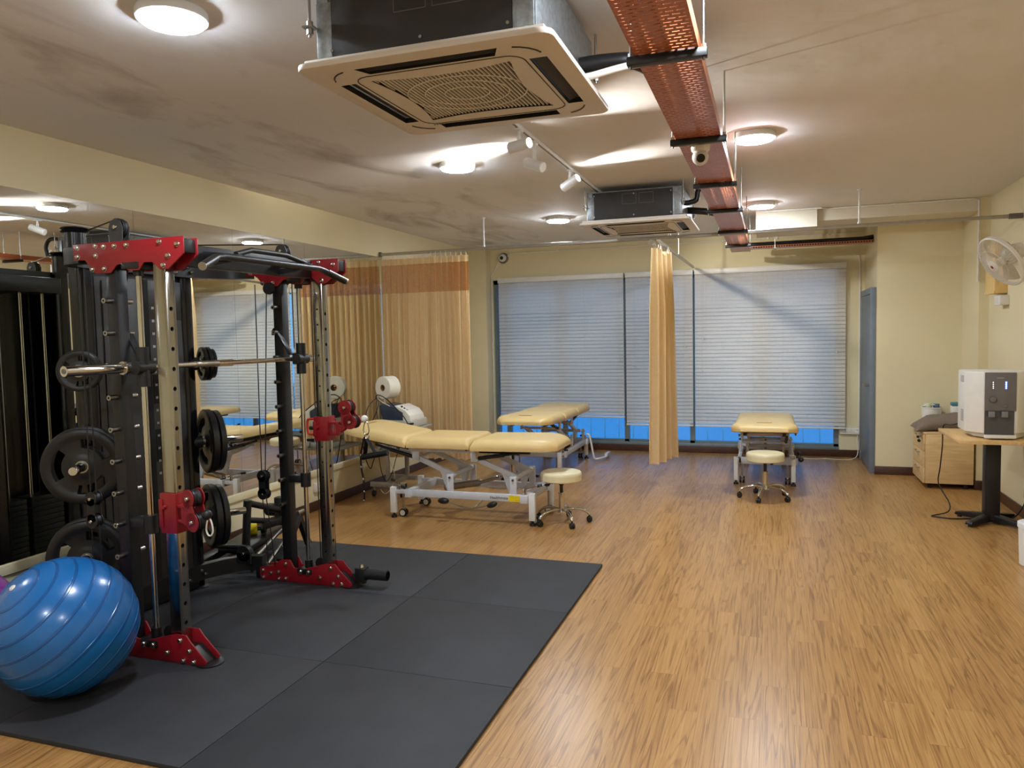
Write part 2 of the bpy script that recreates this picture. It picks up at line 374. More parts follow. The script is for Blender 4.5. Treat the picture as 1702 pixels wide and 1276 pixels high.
def text(s, size, m, material, parent, name, depth=.0006):
    cu = bpy.data.curves.new(name, 'FONT'); cu.body = s; cu.size = size; cu.extrude = depth; cu.align_x = 'CENTER'; cu.align_y = 'CENTER'
    t = bpy.data.objects.new('t', cu); COL.objects.link(t)
    dg = bpy.context.evaluated_depsgraph_get(); dg.update()
    me = bpy.data.meshes.new_from_object(t.evaluated_get(dg)); bpy.data.objects.remove(t); bpy.data.curves.remove(cu)
    r = parent
    while r.parent: r = r.parent
    me.transform(Matrix.Translation(-Vector(r.location)) @ m); me.name = name
    me.materials.clear(); me.materials.append(material)
    o = bpy.data.objects.new(name, me); COL.objects.link(o); o.parent = parent
    return o
def face_m(loc, xdir, ydir):       # text plane matrix
    x = Vector(xdir).normalized(); y = Vector(ydir).normalized(); z = x.cross(y)
    m = Matrix((x, y, z)).transposed().to_4x4(); m.translation = loc; return m

# ------------------------------------------------------------------ room shell
XL, XR, YB, YF, ZC = -4.19, 2.06, 10.6, -2.2, 2.93
struct(MB().bb(XL-.2, XR+.2, YF-.2, YB+.2, -.1, 0).build('floor', M_FLOOR))
struct(MB().bb(XL-.2, XR+.2, YF-.2, YB+.2, ZC, ZC+.15).build('ceiling', M_CEIL))
struct(MB().bb(XL-.2, XL, YF-.2, YB+.2, 0, ZC).build('wall_left', M_WALL))
struct(MB().bb(XR, XR+.2, YF-.2, YB+.2, 0, ZC).build('wall_right', M_WALL))
struct(MB().bb(XL, XR, YF-.2, YF, 0, ZC).build('wall_front', M_WALL))
WX0, WX1, WZ0, WZ1 = -3.90, .84, .10, 2.48
wb = MB().bb(XL, XR, YB, YB+.2, 0, WZ0).bb(XL, XR, YB, YB+.2, WZ1, ZC).bb(XL, WX0, YB, YB+.2, WZ0, WZ1).bb(WX1, XR, YB, YB+.2, WZ0, WZ1)
struct(wb.build('wall_back', M_WALL))
struct(MB().bb(XL, -3.93, 10.4, YB, 0, ZC).build('wall_corner_pier', M_WALL))
cx0, cy0 = 1.13, 9.4
struct(MB().bb(cx0, XR, cy0, YB, 0, ZC).build('wall_column', M_WALL))
struct(MB().bb(1.97, XR, 8.7, cy0, 0, ZC).build('wall_pier', M_WALL))
struct(MB().bb(.46, 1.97, 8.7, cy0, 2.80, ZC).build('trim_1', M_TRIM))                       # ceiling beam
struct(MB().bb(-.15, .46, 8.62, 9.3, 2.73, ZC).build('trim_2', M_TRIM))                      # ceiling boxing
H = .095
struct(MB().bb(XL, XL+.014, YF, 10.4, 0, H, .003).build('baseboard_left', M_BASE))
struct(MB().bb(-3.93, cx0, YB-.014, YB, 0, H, .003).build('baseboard_back', M_BASE))
struct(MB().bb(XR-.014, XR, YF, 8.7, 0, H, .003).build('baseboard_right', M_BASE))
struct(MB().bb(cx0-.014, 1.97, cy0-.014, cy0, 0, H, .003).bb(1.956, 1.97, 8.7, cy0-.014, 0, H, .003).bb(1.956, XR-.014, 8.686, 8.7, 0, H, .003).build('baseboard_column', M_BASE))
# window: aluminium frame, mullions, sill, panes
wf = MB()
wf.bb(WX0, WX1, YB+.04, YB+.12, WZ0, WZ0+.06).bb(WX0, WX1, YB+.04, YB+.12, WZ1-.06, WZ1).bb(WX0, WX0+.06, YB+.04, YB+.12, WZ0, WZ1).bb(WX1-.06, WX1, YB+.04, YB+.12, WZ0, WZ1)
for x in (-3.70, -2.84, -1.93, -1.02, -.11): wf.bb(x-.032, x+.032, YB+.04, YB+.12, WZ0, WZ1)
win = struct(wf.build('window_1', M_ALU))
win['label'] = 'long aluminium framed window across the end wall'
MB().bb(WX0, WX1, YB-.012, YB+.04, WZ0-.012, WZ0+.03, .004).build('window_sill', M_ALU, win)
MB().bb(WX0+.06, WX1-.06, YB+.078, YB+.084, WZ0+.06, WZ1-.06).build('window_pane', M_GLASS, win)
# door in the side of the column
d = struct(MB().bb(cx0-.05, cx0-.012, 9.52, 10.42, .01, 2.05, .004).build('door_1', M_DOOR))
d['label'] = 'grey blue flush door in the side of the column'
fr = MB().bb(cx0-.06, cx0-.002, 9.45, 9.52, 0, 2.12, .004).bb(cx0-.06, cx0-.002, 10.42, 10.49, 0, 2.12, .004).bb(cx0-.06, cx0-.002, 9.52, 10.42, 2.05, 2.12, .004)
fr.build('door_frame', M_DOOR, d)
MB().cyl((cx0-.05, 9.62, 1.0), (cx0-.10, 9.62, 1.0), .012).cyl((cx0-.10, 9.62, 1.0), (cx0-.10, 9.74, 1.0), .01).build('door_handle', M_STEEL, d)
# ledge under the mirrors
struct(MB().bb(XL, XL+.022, .9, 7.64, .335, .395, .004).build('trim_3', M_WALL))

# ------------------------------------------------------------------ outside the window
gm = mat('pale_concrete', (214, 216, 218), .8)
struct(MB().bb(-14, 12, YB+.6, 40, -.6, -.4).build('ground', mat('outside_paving', (120, 128, 136), .8)))
b = thing('office_building', 'pale office building with rows of windows, outside beyond the blinds', 'building', (-2, 24, -.4))
MB().bb(-16, 12, 24, 27, -.4, 9).build('wall', gm, b)
gl = mat('dark_glass', (50, 66, 86), .15)
pn = MB()
for k in range(18):
    for r in range(4): pn.bb(-15.4+k*1.5, -14.3+k*1.5, 23.95, 24.02, .3+r*2.2, 1.9+r*2.2)
pn.build('window_glazing', gl, b)
rl = MB()
for k in range(40): rl.cyl((-6+.25*k, 13, -.4), (-6+.25*k, 13, .75), .012, n=6)
rl.beam((-6.1, 13, .78), (4, 13, .78), .05, .04)
tag(rl.build('terrace_railing', M_STEEL), 'metal terrace railing standing outside below the blinds', 'railing')

# ------------------------------------------------------------------ ceiling lights
def ceiling_light(x, y, label):
    t = thing('ceiling_light', label, 'ceiling light', (x, y, ZC), 'round ceiling lights')
    MB().lathe([(0, 0), (.128, 0), (.132, -.006), (.132, -.034), (.126, -.037), (.120, -.036), (.120, -.03), (0, -.03)], (x, y, ZC)).build('light_ring', M_WHITE, t)
    MB().lathe([(.1195, -.031), (.1195, -.038), (.114, -.046), (.07, -.053), (0, -.055)], (x, y, ZC)).build('diffuser', M_LAMP, t)
    return t
ceiling_light(-2.19, 2.43, 'round white ceiling light above the machine, big and dazzling')
ceiling_light(-2.19, 5.25, 'round lit ceiling light beside the track spotlights, on the mirror side')
ceiling_light(-2.19, 8.06, 'round lit ceiling light between the golden wall curtain and the window blinds')
ceiling_light(-.10, 5.25, 'round lit ceiling light next to the orange cable tray')
ceiling_light(-.09, 8.08, 'round lit ceiling light in front of the ceiling boxing')
ceiling_light(-.10, 2.43, 'round ceiling light above the near end of the orange cable tray')
ceiling_light(-2.19, -.4, 'round ceiling light behind the viewer on the mirror side')
ceiling_light(-.10, -.4, 'round ceiling light behind the viewer over the open floor')

# ------------------------------------------------------------------ track lights
TX, TZ = -1.45, ZC-.002
t = thing('lighting_track', 'white ceiling track rail carrying the small spotlights', 'track rail', (TX, 5.6, TZ))
MB().bb(TX-.018, TX-.006, 4.2, 7.8, TZ-.022, TZ, .002).bb(TX+.006, TX+.018, 4.2, 7.8, TZ-.022, TZ, .002).bb(TX-.018, TX+.018, 4.2, 7.8, TZ-.006, TZ).build('rail', M_WHITE, t)
MB().bb(TX-.006, TX+.006, 4.21, 7.79, TZ-.014, TZ-.0062).build('slot', M_GROOVE, t)
def spotlight(y, dx, label, lit=True, yaw=0.0, pitch=0.06, tz=0):
    t = thing('track_spotlight', label, 'spotlight', (TX, y, TZ-.022), 'spotlights on the ceiling track')
    d = Vector((dx*math.cos(yaw), math.sin(yaw), math.sin(pitch))).normalized()
    z = TZ-.115-tz
    MB().bb(TX-.016, TX+.016, y-.045, y+.045, TZ-.034, TZ-.0222, .004).build('adapter', M_WHITE, t)
    MB().cyl((TX, y, TZ-.034), (TX, y, z+.02), .009).bb(TX-.012, TX+.012, y-.008, y+.008, z+.01, z+.055, .003).build('stem', M_WHITE, t)
    c = Vector((TX, y, z-.005))
    h = MB().lathe([(0, -.075), (.03, -.075), (.034, -.07), (.034, .078), (.031, .08), (.028, .078), (.028, .06), (0, .06)], c, d, 28).build('lamp_head', M_WHITE, t)
    MB().lathe([(0, .0605), (.0275, .0605), (.0275, .066), (0, .069)], c, d, 24).build('lens', M_SPOTL if lit else M_PLASTIC, t)
    if lit:
        L = bpy.data.lights.new('spot_beam', 'SPOT'); L.energy = SPOT; L.color = (1, .95, .86); L.spot_size = .95; L.spot_blend = 1.0; L.shadow_soft_size = .025
        lo = bpy.data.objects.new('spot_beam', L); COL.objects.link(lo); lo.parent = t
        lo.matrix_local = Matrix.Translation(c + d*.085 - Vector(t.location)) @ (-d).to_track_quat('Z', 'Y').to_matrix().to_4x4()
spotlight(4.46, 1, 'lit white track spotlight at the edge of the near air conditioner panel', yaw=-.35, pitch=.05)
spotlight(4.78, -1, 'white track spotlight in the middle of the rail with its face turned away', True, yaw=.4, pitch=.42, tz=.05)
spotlight(7.66, 1, 'lit white track spotlight behind the far air conditioner, aimed at the blinds', yaw=1.15, pitch=-.28)
spotlight(5.70, 1, 'lit white track spotlight beside the far air conditioner', yaw=-.35, pitch=.42)

# ------------------------------------------------------------------ cassette air conditioners
def air_con(cx, cy, zb, label):
    t = thing('air_conditioner', label, 'air conditioner', (cx, cy, zb), 'ceiling cassette air conditioners')
    h = .475
    body = MB().bb(cx-.41, cx+.41, cy-.41, cy+.41, zb+.04, zb+.285, .004); body.build('casing', M_GALV, t)
    f = MB().bb(cx-.36, cx+.33, cy-.418, cy-.4102, zb+.045, zb+.275, .002).build('front_board', M_ACDARK, t)
    m = MB()
    for x0 in (-.10, .045):
        for a in (0, .12): m.bb(cx+x0+a, cx+x0+a+.002, cy-.4188, cy-.418, zb+.165, zb+.25)
        for a in (.165, .25): m.bb(cx+x0, cx+x0+.122, cy-.4188, cy-.418, zb+a, zb+a+.002)
    m.build('knockout_outline', M_GREYPL, f)
    m = MB()
    for x in (-.345, .315, 0):
        for z in (.07, .25): m.cyl((cx+x, cy-.418, zb+z), (cx+x, cy-.422, zb+z), .006, n=10)
    m.build('screw', M_STEEL, f)
    p = MB().prism([(x+cx, y+cy) for x, y in rrect(-h, h, -h, h, .05)], zb, zb+.022, 'z', .006).build('panel', M_ACWHITE, t)
    k = h-.03
    MB().bb(cx-k, cx+k, cy-k, cy-k+.03, zb+.0222, zb+.04, .003).bb(cx-k, cx+k, cy+k-.03, cy+k, zb+.0222, zb+.04, .003).bb(cx-k, cx-k+.03, cy-k+.02, cy+k-.02, zb+.0222, zb+.04, .003).bb(cx+k-.03, cx+k, cy-k+.02, cy+k-.02, zb+.0222, zb+.04, .003).build('panel_collar', M_ACWHITE, t)
    c = MB()
    L, wd = .27, .032
    for sx, sy in ((0, -1), (0, 1), (-1, 0), (1, 0)):
        if sy: c.prism([(cx-L, cy+sy*.372-wd), (cx+L, cy+sy*.372-wd), (cx+L-.03*(sy < 0), cy+sy*.372+wd), (cx-L+.03*(sy < 0), cy+sy*.372+wd)], zb-.01, zb+.03, 'z')
        else: c.prism([(cx+sx*.372-wd, cy-L), (cx+sx*.372+wd, cy-L), (cx+sx*.372+wd, cy+L), (cx+sx*.372-wd, cy+L)], zb-.01, zb+.03, 'z')
    # intake opening with hollow sides
    ip = []
    a = .275
    for k in range(4):
        for j in range(9):
            s = -1+2*j/9; e = a-.035*(1-s*s)
            q = (s*(a), -e); ang = k*PI/2
            ip.append((cx+q[0]*math.cos(ang)-q[1]*math.sin(ang), cy+q[0]*math.sin(ang)+q[1]*math.cos(ang)))
    c.prism(ip, zb-.01, zb+.03, 'z')
    cut(p, c)
    for sx, sy in ((0, -1), (0, 1), (-1, 0), (1, 0)):
        v = MB()
        if sy: v.box((cx, cy+sy*.372, zb+.017), (2*L-.03, .05, .004), (sy*.35, 0, 0))
        else: v.box((cx+sx*.372, cy, zb+.017), (.05, 2*L-.03, .004), (0, -sx*.35, 0))
        v.build('louvre', M_ACDARK, t)
    g = MB()
    n = 34
    for k in range(n):
        x = -a+2*a*(k+.5)/n
        e = a-.035*(1-(x/a)**2)+.004
        if abs(x) > a-.045+.0: e = a-.0
        g.bb(cx+x-.0026, cx+x+.0026, cy-e, cy+e, zb+.004, zb+.012)
    for r in (.09, .17, .24):
        g.tube([(cx+r*math.cos(q*2*PI/40), cy+r*.82*math.sin(q*2*PI/40), zb+.0045) for q in range(40)], .0028, 6, True)
    g.build('grille', M_ACWHITE, t)
    MB().bb(cx-.30, cx+.30, cy-.30, cy+.30, zb+.026, zb+.036).build('filter', M_GROOVE, t)  # dark sheet added behind the grille, stands in for the shaded interior
    m = MB()
    for k in range(4):
        q = k*PI/2+PI/4; gx, gy = (1 if math.cos(q) > 0 else -1), (1 if math.sin(q) > 0 else -1)
        m.tube([(cx+(.29+.11*math.cos(a_))*gx, cy+(.29+.11*math.sin(a_))*gy, zb-.0005) for a_ in (.25, .5, .78, 1.05, 1.3)], .003, 6)
    m.build('corner_groove', M_ACDARK, t)
    m = MB().tube([(cx+x, cy+y, zb-.0003) for x, y in rrect(-.325, .325, -.325, .325, .06, 4)], .0022, 6, True); m.build('panel_seam', M_ACDARK, t)
    m = MB()
    for k in range(4): m.bb(cx-.30+k*.013, cx-.292+k*.013, cy+.335, cy+.347, zb-.0006, zb)
    m.build('maker_mark', M_ACDARK, t)
    for sx in (-1, 1):
        for sy in (-1, 1):
            x, y = cx+sx*.40, cy+sy*.44
            br = MB().bb(cx+sx*.375-.03, cx+sx*.375+.03, cy+sy*.415-.006, cy+sy*.415+.006, zb+.05, zb+.24, .002).bb(x-.02+sx*.02, x+.02+sx*.02, y-.02, y+.02, zb+.15, zb+.156)
            br.build('hanger_bracket', M_GALV, t)
            MB().cyl((x+sx*.02, y, zb+.12), (x+sx*.02, y, ZC), .0055, n=10).cyl((x+sx*.02, y, zb+.157), (x+sx*.02, y, zb+.175), .012, n=6).cyl((x+sx*.02, y, zb+.13), (x+sx*.02, y, zb+.149), .012, n=6).build('threaded_rod', M_STEEL, t)
    return t
A1, A2 = (-1.13, 2.83, 2.605), (-1.11, 6.97, 2.60)
t1 = air_con(*A1, 'large ceiling cassette air conditioner over the rubber mat, panel seen from below')
t2 = air_con(*A2, 'farther ceiling cassette air conditioner near the window curtain')
MB().tube([(A1[0]+.41, 3.02, 2.72), (-.62, 3.03, 2.725), (-.50, 3.06, 2.72), (-.42, 3.2, 2.70)], .032, 12, smooth=5).build('refrigerant_hose', M_RUBBER, t1)
MB().tube([(A1[0]+.41, 2.98, 2.66), (-.66, 2.96, 2.655), (-.53, 2.98, 2.68), (-.42, 3.0, 2.69)], .014, 12, smooth=5).build('drain_hose', M_PLASTIC, t1)
MB().tube([(A2[0]+.41, 7.0, 2.74), (-.63, 6.98, 2.73), (-.50, 6.99, 2.71), (-.40, 7.1, 2.69)], .03, 12, smooth=5).build('refrigerant_hose', M_RUBBER, t2)
MB().tube([(A2[0]+.41, 6.7, 2.76), (-.66, 6.7, 2.76), (-.60, 6.7, 2.78), (-.58, 6.7, 2.86), (-.5, 6.7, 2.89), (-.40, 6.7, 2.88), (-.35, 6.7, 2.80), (-.35, 6.72, 2.69)], .022, 12, smooth=5).build('drain_hose', M_RUBBER, t2)

# ------------------------------------------------------------------ orange cable tray
TZ0 = 2.62
t = thing('cable_tray', 'long orange perforated cable tray hung under the ceiling', 'cable tray', (-.34, 5.6, TZ0))
x0, x1 = -.45, -.235
tr = MB()
# base sheet built with real slots: strips between slot rows
pitch, sl, gap = .027, .022, .020
ny = int((9.72-1.2)/pitch); nx = 6
cw = (x1-x0-.012)/nx
b2 = tr
for j in range(ny+1):
    y = 1.2+j*pitch
    b2.bb(x0, x1, y, y+pitch-.007, TZ0, TZ0+.002)
    off = cw*.5*(j % 2)
    for k in range(nx+1):
        xx = x0+.003+k*cw+off-cw*.5
        a, c = max(x0, xx), min(x1, xx+.010)
        if c > a: b2.bb(a, c, y+pitch-.007, y+pitch, TZ0, TZ0+.002)
tr.build('tray_bed', M_ORANGE, t)
MB().bb(x0-.002, x0, 1.2, 9.8, TZ0, TZ0+.05).bb(x1, x1+.002, 1.2, 9.8, TZ0, TZ0+.05).build('side_flange', M_ORANGE, t)
for y in (2.73, 3.95, 5.16, 6.28, 7.61, 8.88):
    MB().bb(x0-.03, x1+.03, y-.02, y+.02, TZ0-.03, TZ0-.0005, .003).build('support_bar', M_BLACK, t)
    for x in (x0-.018, x1+.018):
        MB().cyl((x, y, TZ0-.04), (x, y, ZC), .005, n=10).cyl((x, y, TZ0), (x, y, TZ0+.014), .01, n=6).build('hanger_rod', M_STEEL, t)
MB().tube([(-.40, 1.2, TZ0+.03), (-.40, 9.7, TZ0+.03)], .026, 12).tube([(-.33, 1.2, TZ0+.025), (-.33, 9.7, TZ0+.025)], .021, 12).build('insulated_pipe', M_RUBBER, t)
t = thing('branch_cable_tray', 'short orange cable tray with black pipes running along the window wall to the column', 'cable tray', (.4, 9.75, 2.68))
MB().bb(-.232, 1.13, 9.70, 9.83, TZ0+.03, TZ0+.032).bb(-.232, 1.13, 9.698, 9.70, TZ0+.03, TZ0+.06).build('tray_bed', M_ORANGE, t)
m = MB()
for k in range(46): m.bb(-.2+k*.029, -.186+k*.029, 9.6972, 9.6978, TZ0+.036, TZ0+.050)
m.build('slot', M_GROOVE, t)
MB().tube([(-.38, 9.74, TZ0+.075), (-.2, 9.74, TZ0+.08), (1.0, 9.74, TZ0+.08), (1.125, 9.76, TZ0+.10)], .024, 12).tube([(-.38, 9.80, TZ0+.085), (1.125, 9.80, TZ0+.085)], .028, 12).build('insulated_pipe', M_RUBBER, t)
MB().cyl((.05, 9.685, TZ0+.01), (.05, 9.685, ZC), .006, n=8).bb(.035, .065, 9.68, 9.84, TZ0+.015, TZ0+.029).build('hanger_rod', M_STEEL, t)
MB().cyl((.10, 9.66, ZC), (.07, 9.67, TZ0+.12), .016, n=10).cyl((.0, 9.66, ZC), (-.03, 9.67, TZ0+.13), .016, n=10).build('drop_conduit', M_PLASTIC, t)

# ------------------------------------------------------------------ cameras, conduits, sockets
t = thing('security_camera', 'white turret security camera hanging under the orange cable tray', 'security camera', (-.345, 4.1, TZ0))
MB().lathe([(0, 0), (.048, 0), (.05, -.004), (.046, -.03), (.036, -.04), (0, -.04)], (-.345, 4.1, TZ0-.0005)).build('base', M_PLASTIC, t)
MB().sphere((-.345, 4.09, TZ0-.065), .042, 24).build('housing', M_WHITE, t)
MB().lathe([(0, .036), (.020, .036), (.022, .040), (.018, .0445), (0, .046)], (-.345, 4.09, TZ0-.065), (.15, -1, -.35), 20).build('lens', M_BLACK2, t)
t = thing('security_camera', 'small white dome camera on the end wall above the window corner', 'security camera', (-3.72, 10.59, 2.80))
MB().lathe([(0, 0), (.075, 0), (.078, .01), (.06, .03), (0, .035)], (-3.72, YB, 2.80), (0, -1, 0)).build('base', M_GREYPL, t)
MB().sphere((-3.72, YB-.06, 2.80), .058, 24).build('housing', M_WHITE, t)
MB().lathe([(0, .05), (.024, .05), (.026, .056), (.02, .061), (0, .062)], (-3.72, YB-.06, 2.80), (.15, -1, -.1), 20).build('lens', M_BLACK2, t)
def conduit(label, pts, r=.009, clips=(), m=None):
    t = thing('conduit_pipe', label, 'conduit', pts[0])
    MB().tube(pts, r, 10).build('pipe', m or M_PLASTIC, t)
    k = MB()
    for p in clips: k.box(p, (.03, .03, .02), None, .003)
    if clips: k.build('clip', M_PLASTIC, t)
    return t
conduit('thin white conduit running along the end wall just under the ceiling', [(-3.66, YB-.01, 2.82), (-3.6, YB-.01, 2.86), (1.1, YB-.01, 2.87)], .009, [(x, YB-.012, 2.867) for x in (-2.9, -2.0, -1.1, -.2, .7)])
conduit('thin vertical conduit from the dome camera down the window edge', [(-3.80, YB-.01, 2.74), (-3.84, YB-.01, 2.66), (-3.915, YB-.01, 2.55), (-3.915, YB-.01, .30)], .009, [(-3.915, YB-.012, z) for z in (2.2, 1.4, .6)])
conduit('vertical conduit beside the blue grey door down to the socket', [(1.0, YB-.01, 2.60), (1.06, YB-.01, 2.58), (1.075, YB-.01, 2.5), (1.075, YB-.01, .40)], .01, [(1.075, YB-.012, z) for z in (2.1, 1.5, .9)])
conduit('conduit along the ceiling in front of the beam', [(-.1, 8.60, ZC-.011), (.5, 8.60, ZC-.011), (.55, 8.69, ZC-.011), (1.90, 8.69, ZC-.011), (1.955, 8.69, ZC-.03), (1.955, 8.69, 2.1)], .010, [(x, 8.69, ZC-.012) for x in (.75, 1.2, 1.65)])
def socket(label, x, y, z, wd, face, plug=None):
    t = thing('wall_socket', label, 'socket', (x, y, z))
    if face == 'y':
        MB().bb(x-wd/2, x+wd/2, y-.04, y, z-.043, z+.043, .004).build('box', M_PLASTIC, t)
        h = MB()
        for q in ([-.07, 0, .07] if wd > .2 else [-.035, .035]):
            h.bb(x+q-.003, x+q+.003, y-.0406, y-.0398, z+.008, z+.018); h.bb(x+q-.014, x+q-.008, y-.0406, y-.0398, z-.014, z-.01); h.bb(x+q+.008, x+q+.014, y-.0406, y-.0398, z-.014, z-.01)
        h.build('pin_slot', M_DARKTXT, t)
    else:
        s = 1 if face == 'x' else -1
        MB().bb(x, x+s*.035, y-wd/2, y+wd/2, z-.043, z+.043, .004).build('box', M_PLASTIC, t)
        h = MB()
        for q in (-.035, .035):
            h.bb(x+s*.0348, x+s*.0356, y+q-.003, y+q+.003, z+.008, z+.018); h.bb(x+s*.0348, x+s*.0356, y+q-.014, y+q-.008, z-.014, z-.01); h.bb(x+s*.0348, x+s*.0356, y+q+.008, y+q+.014, z-.014, z-.01)
        h.build('pin_slot', M_DARKTXT, t)
    return t
socket('white triple wall socket between the window and the blue grey door', .985, YB, .345, .27, 'y')
socket('white double socket on the wall under the mirrors', XL, 6.30, .225, .146, 'x')
t = thing('power_plug', 'white plug with a white cable trailing along the floor under the window', 'plug', (1.055, YB-.06, .33))
MB().bb(1.03, 1.08, YB-.085, YB-.041, .305, .355, .008).build('plug_body', M_PLASTIC, t)
MB().tube([(1.055, YB-.065, .306), (1.05, YB-.09, .20), (1.05, YB-.13, .06), (.98, YB-.20, .006), (.80, YB-.26, .006), (.66, YB-.22, .006), (.5, YB-.27, .006), (.3, YB-.24, .006), (.15, YB-.26, .006)], .005, 8, smooth=5).build('cord', M_PLASTIC, t)

# ------------------------------------------------------------------ blinds
def blind(xa, xb, zb, label, cords, tassels):
    t = thing('window_blind', label, 'blind', ((xa+xb)/2, 10.53, 2.5), 'venetian blinds on the end wall')
    y = 10.535
    MB().bb(xa, xb, y-.03, YB-.001, 2.43, 2.50, .003).build('head_rail', M_WHITE, t)
    s = MB(); p = .0505; n = int((2.43-zb-.03)/p)
    for k in range(n):
        z = 2.405-k*p
        rows = []
        for q in range(5):
            u = (q-2)/2; a = math.radians((73 if k < 9 else 70)+1.0*math.sin(k*1.7))
            rows.append([(x, y+.0285*u*math.cos(a)-.0045*(1-u*u), z+.0285*u*math.sin(a)) for x in (xa+.004, xb-.004)])
        s.grid(rows, .0012)
    s.build('slats', M_SLAT, t, 60)
    zb2 = 2.405-n*p
    MB().bb(xa+.002, xb-.002, y-.026, y+.026, zb2-.012, zb2+.012, .004).build('bottom_rail', M_WHITE, t)
    c = MB()
    for x in cords:
        for dy in (-.031, .031): c.tube([(x, y+dy*.55, 2.43), (x, y+dy*.55, zb2+.01)], .0012, 5)
    c.build('ladder_cord', M_PLASTIC, t)
    for x, z in tassels:
        q = MB().tube([(x, y-.034, 2.43), (x, y-.036, z+.03)], .0014, 5).build('pull_cord', M_PLASTIC, t)
        MB().lathe([(0, .03), (.006, .028), (.011, .0), (.009, -.006), (0, -.007)], (x, y-.036, z), n=14).build('tassel', M_PLASTIC, q)
blind(-3.79, -1.937, .44, 'white venetian blind over the window stretch behind the beds, at the corner pier end', (-3.66, -3.0, -2.5, -2.03), [(-3.68, 1.20), (-2.0, 1.28)])
blind(-1.915, -.995, .36, 'narrow white venetian blind half hidden by the hanging golden curtain', (-1.8, -1.12), [(-1.78, 1.18), (-1.10, 1.46)])
blind(-.975, .91, .36, 'wide white venetian blind behind the single cream couch and stool', (-.82, -.22, .15, .78), [(-.86, 1.56), (-.88, 1.12), (.80, 1.36)])

# ------------------------------------------------------------------ curtain rails and curtains
RY, RZ = 7.687, 2.60
t = thing('curtain_rail', 'long grey curtain rail spanning the room from the mirror wall', 'curtain rail', (-1.1, RY, RZ))
MB().bb(XL+.0068, 1.96, RY-.012, RY+.012, RZ-.016, RZ+.016, .003).build('rail', M_RAIL, t)
MB().bb(XL+.0068, XL+.03, RY-.018, RY+.022, RZ-.025, RZ+.028, .003).build('end_bracket', M_GREYPL, t)
MB().bb(1.955, 2.058, RY-.02, RY+.02, RZ-.022, RZ+.022, .003).build('end_bracket', M_GREYPL, t)
for x in (-2.92, -.95, .77):
    MB().cyl((x, RY, RZ+.016), (x, RY, ZC), .009, n=12).cyl((x, RY, ZC-.012), (x, RY, ZC), .022, n=16).cyl((x, RY, RZ+.016), (x, RY, RZ+.035), .014, n=12).build('ceiling_rod', M_WHITE, t)
t = thing('cross_curtain_rail', 'grey curtain rail running from the long rail back to the blinds', 'curtain rail', (-1.08, 9.0, RZ))
MB().beam((-1.09, RY+.014, RZ-.005), (-.98, 10.48, RZ-.075), .022, .03, .003).build('rail', M_RAIL, t)
MB().cyl((-1.02, 9.1, RZ-.03), (-1.02, 9.1, ZC), .005, n=8).build('hanger_rod', M_WHITE, t)
MB().lathe([(0, 0), (.03, .002), (.03, .02), (0, .022)], (-1.13, RY-.013, RZ-.045), (0, -1, 0)).build('end_cap', M_PLASTIC, t)
def curtain(name, label, path, ztop, znet, zbot, waves, amp, hooks, sway=None):
    P = [Vector((*p, 0)) for p in path]
    S = spline(P, 24); L = [0]
    for a, b in zip(S, S[1:]): L.append(L[-1]+(b-a).length)
    n = int(waves*14)
    def at(u):
        d = u*L[-1]
        for i in range(len(L)-1):
            if L[i+1] >= d: break
        f = (d-L[i])/max(1e-6, L[i+1]-L[i]); p = S[i].lerp(S[i+1], f); tg = (S[i+1]-S[i]).normalized()
        return p, Vector((-tg.y, tg.x, 0))
    ph = [random.uniform(-.9, .9) for _ in range(int(waves)+3)]; am = [random.uniform(.55, 1.25) for _ in range(int(waves)+3)]
    def sheet(za, zb, nz):
        rows = []
        for i in range(n+1):
            u = i/n; p, nn = at(u); k = u*waves; a = am[int(k)]*(1-(k % 1))+am[int(k)+1]*(k % 1); q = ph[int(k)]*(1-(k % 1))+ph[int(k)+1]*(k % 1)
            col = []
            for j in range(nz+1):
                z = za+(zb-za)*j/nz; v = (ztop-z)/(ztop-zbot)
                o = amp*a*(.35+.65*min(1, v*4))*(lambda w_: math.copysign(abs(w_)**.7, w_))(math.sin(2*PI*k+q*1.2+.7*v*math.sin(3*k)))
                sw = sway(u, v) if sway else (0, 0)
                col.append((p.x+nn.x*o+sw[0], p.y+nn.y*o+sw[1], z+.006*math.sin(5*k+q)*(v > .98)))
            rows.append(col)
        return rows
    t = thing(name, label, 'curtain', (S[0].x, S[0].y, zbot))
    if znet: MB().grid(sheet(ztop, ztop-.07, 2), .002).build('heading', M_CURT, t, 80); MB().grid(sheet(ztop-.07, znet, 4), .0012).build('net_band', M_NET, t, 80)
    MB().grid(sheet(znet if znet else ztop, zbot, 22), .002).build('cloth', M_CURT, t, 80)
    for k in range(hooks):
        p, nn = at((k+.5)/hooks)
        MB().tube([(p.x+nn.x*.012*math.sin(s), p.y+nn.y*.012*math.sin(s), ztop+.012+.018*math.cos(s)) for s in [i*2*PI/12 for i in range(12)]], .002, 5, True).cyl((p.x, p.y, ztop+.028), (p.x, p.y, ztop+.055), .004, n=8).build('hook', M_PLASTIC, t)
    return t
curtain('privacy_curtain', 'drawn golden curtain with net top hanging by the mirror wall', [(XL+.02, RY+.015), (-3.9, RY+.02), (-3.55, RY-.01), (-3.10, RY)], 2.545, 2.16, .30, 15, .036, 18)
curtain('privacy_curtain', 'narrow bunched golden curtain hanging in front of the window', [(-1.135, 7.76), (-1.07, 7.95), (-1.12, 8.1), (-1.00, 8.3)], 2.515, None, .30, 6, .042, 5,
        lambda u, v: (.06*(u-.35)*v, .05*u*v))

